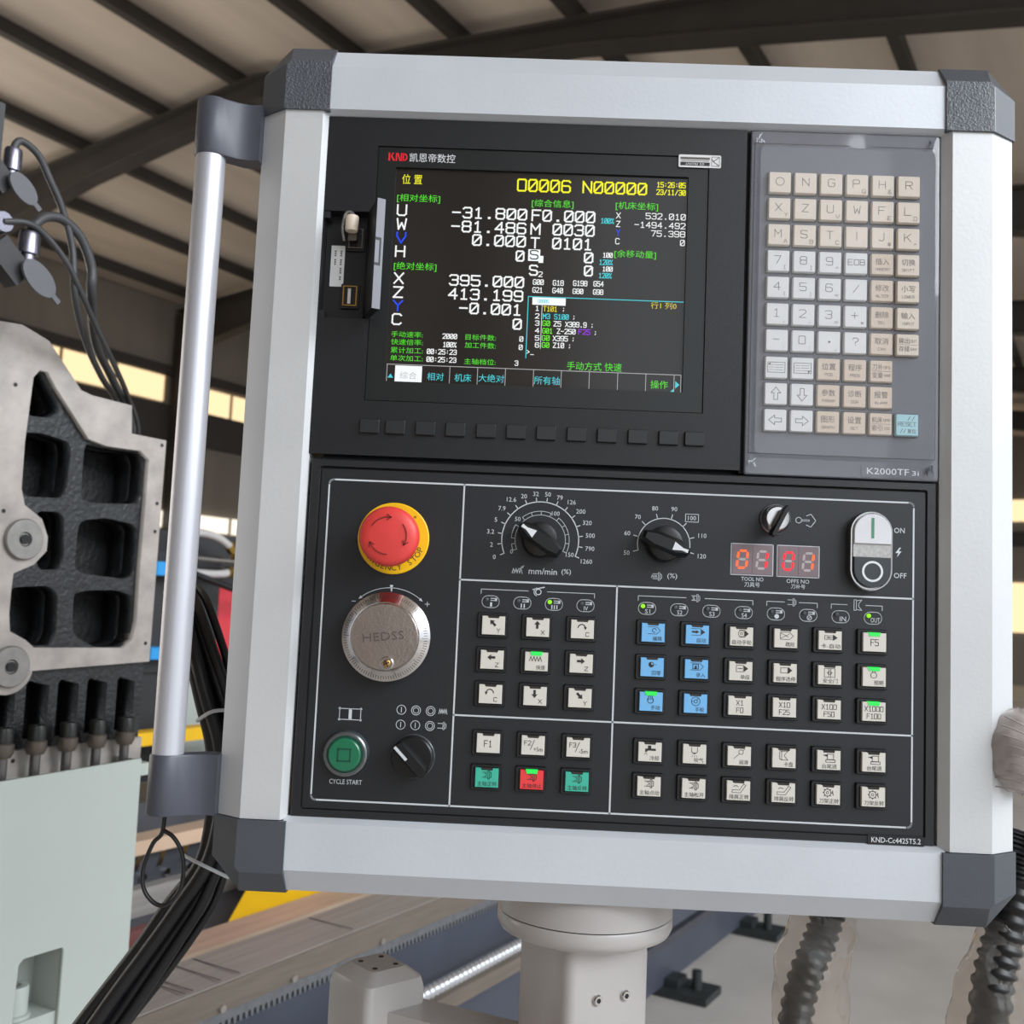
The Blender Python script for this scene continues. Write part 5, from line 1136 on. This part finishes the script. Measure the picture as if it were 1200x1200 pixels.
# ---- machines and fittings seen in the gaps behind
YW = empty('yellow_casting', (1.8, 1.62, .8), 'B'); tag(YW, 'yellow painted tray lying between the lathe ways', 'machine part')
mb = MB(); mb.loft([[(1.42+(v-1.42)*1.7-1.8, v-1.62, z-.8) for v, z in ((1.42, .885), (1.62, .965), (1.66, .93), (1.42, .86))], [(3.2-1.8, v-1.62, z-.8) for v, z in ((1.42, .885), (1.62, .965), (1.66, .93), (1.42, .86))]], 'machine_yellow'); build(mb, 'tray_body', YW, (1.8, 1.62, .8), 'B')
bbox('tray_rim', 1.82, 3.2, 1.62, 1.66, .965, .985, 'machine_yellow', YW)
RC = empty('red_cabinet', (2.25, 2.25, 1.1), 'B'); tag(RC, 'red machine cabinet with a black door seen beside the handle', 'machine cabinet')
bbox('cabinet_body', 2.0, 2.7, 2.2, 2.6, 1.27, 1.52, 'machine_red', RC); bbox('black_door', 1.7, 2.065, 2.17, 2.2, 1.285, 1.60, 'machine_black', RC); bbox('cabinet_top', 1.7, 2.7, 2.21, 2.6, 1.52, 1.66, 'machine_black', RC); bbox('cabinet_base', 1.7, 2.7, 2.25, 2.6, .5, 1.27, 'cover_green_in', RC)
bl = empty('blue_unit', (1.86, 2.14, 1.1), 'B'); tag(bl, 'bright blue unit behind the edge of the cast iron apron', 'machine unit')
bbox('upper_block', 1.80, 1.885, 2.12, 2.18, 1.537, 1.572, 'machine_blue', bl); bbox('lower_block', 1.80, 1.885, 2.12, 2.18, 1.322, 1.352, 'machine_blue', bl); bbox('unit_body', 1.78, 1.90, 2.185, 2.24, 1.0, 1.6, 'machine_black', bl)
yb = bbox('yellow_bar', 1.72, 2.16, 2.05, 2.1, 1.118, 1.150, 'machine_yellow'); tag(yb, 'yellow bar behind the handle above the lower bracket', 'machine part')
def fitting(u, z, ang, label):
    e = empty('brass_fitting', (u, 2.12, z), 'B'); tag(e, label, 'pipe fitting'); T_ = Matrix.Rotation(math.radians(ang), 4, 'Y')
    mb = MB(); mb.T = T_; mb.lathe([(.016, -.028), (.016, -.006)], 'brass', 6, 0, 0, 'x'); mb.lathe([(.010, -.006), (.010, .004)], 'brass', 16, 0, 0, 'x'); mb.lathe([(.018, .004), (.018, .024)], 'brass', 6, 0, 0, 'x'); build(mb, 'hex_nut', e, (u, 2.12, z), 'B', smooth=30)
    return e
fitting(2.065, 1.612, 40, 'upper brass pipe fitting on a white hose beside the frame'); fitting(2.07, 1.557, 0, 'lower brass pipe fitting on a white hose beside the frame')
bcable('air_hose', [(1.90, 2.12, 1.655), (1.95, 2.12, 1.656), (2.0, 2.12, 1.648), (2.035, 2.12, 1.632), (2.055, 2.12, 1.62)], .011, 'white air hose bending down to the upper brass fitting', 'hose_white')
bcable('air_hose', [(1.90, 2.12, 1.55), (1.97, 2.12, 1.548), (2.02, 2.12, 1.55), (2.05, 2.12, 1.556)], .011, 'white air hose leading to the lower brass fitting', 'hose_white')
bcable('steel_rod', [(1.90, 2.10, 1.588), (2.0, 2.10, 1.586), (2.3, 2.10, 1.584)], .006, 'thin bright steel rod between the two brass fittings', 'pin_steel')
bcable('cable', [(1.90, 2.09, 1.545), (1.98, 2.09, 1.525), (2.06, 2.09, 1.508), (2.2, 2.09, 1.505)], .009, 'black cable crossing the red cabinet', 'cable_black')
# slide with bright screws behind the looped wire
SLD = empty('cross_slide', (1.3, 1.75, .9), 'B'); tag(SLD, 'ground steel cross slide with bright reflections behind the looped wire', 'machine slide')
bbox('slide_body', 1.2, 2.6, 1.71, 1.9, .905, .972, 'way_dark', SLD); bbox('slide_top', 1.2, 2.6, 1.68, 1.92, .972, 1.0, 'tan_sheet', SLD); bbox('slide_cap', 1.2, 2.6, 1.74, 1.92, 1.0, 1.06, 'way_dark', SLD); bbox('slide_foot', 1.2, 2.6, 1.68, 1.95, .80, .905, 'way_ground', SLD)
for u in (1.47, 1.53, 1.59, 1.65, 1.71):
    mb = MB(); mb.lathe([(.008, .0), (.008, -.008)], 'chrome', 14); build(mb, 'slide_screw', SLD, (u, 1.71, .918), 'B', smooth=30)
    mb = MB(); mb.loft([[(-.006, -.004, 0), (.006, -.004, 0), (.006, 0, 0), (-.006, 0, 0)], [(.006, -.004, .03), (.018, -.004, .03), (.018, 0, .03), (.006, 0, .03)]], 'chrome'); build(mb, 'gib_strip', SLD, (u-.02, 1.71, .935), 'B')
o = bbox('maroon_panel', .98, 1.36, 1.50, 1.52, .80, .898, 'maroon'); tag(o, 'dull maroon panel between the looped wire and the cable bundle', 'machine panel')
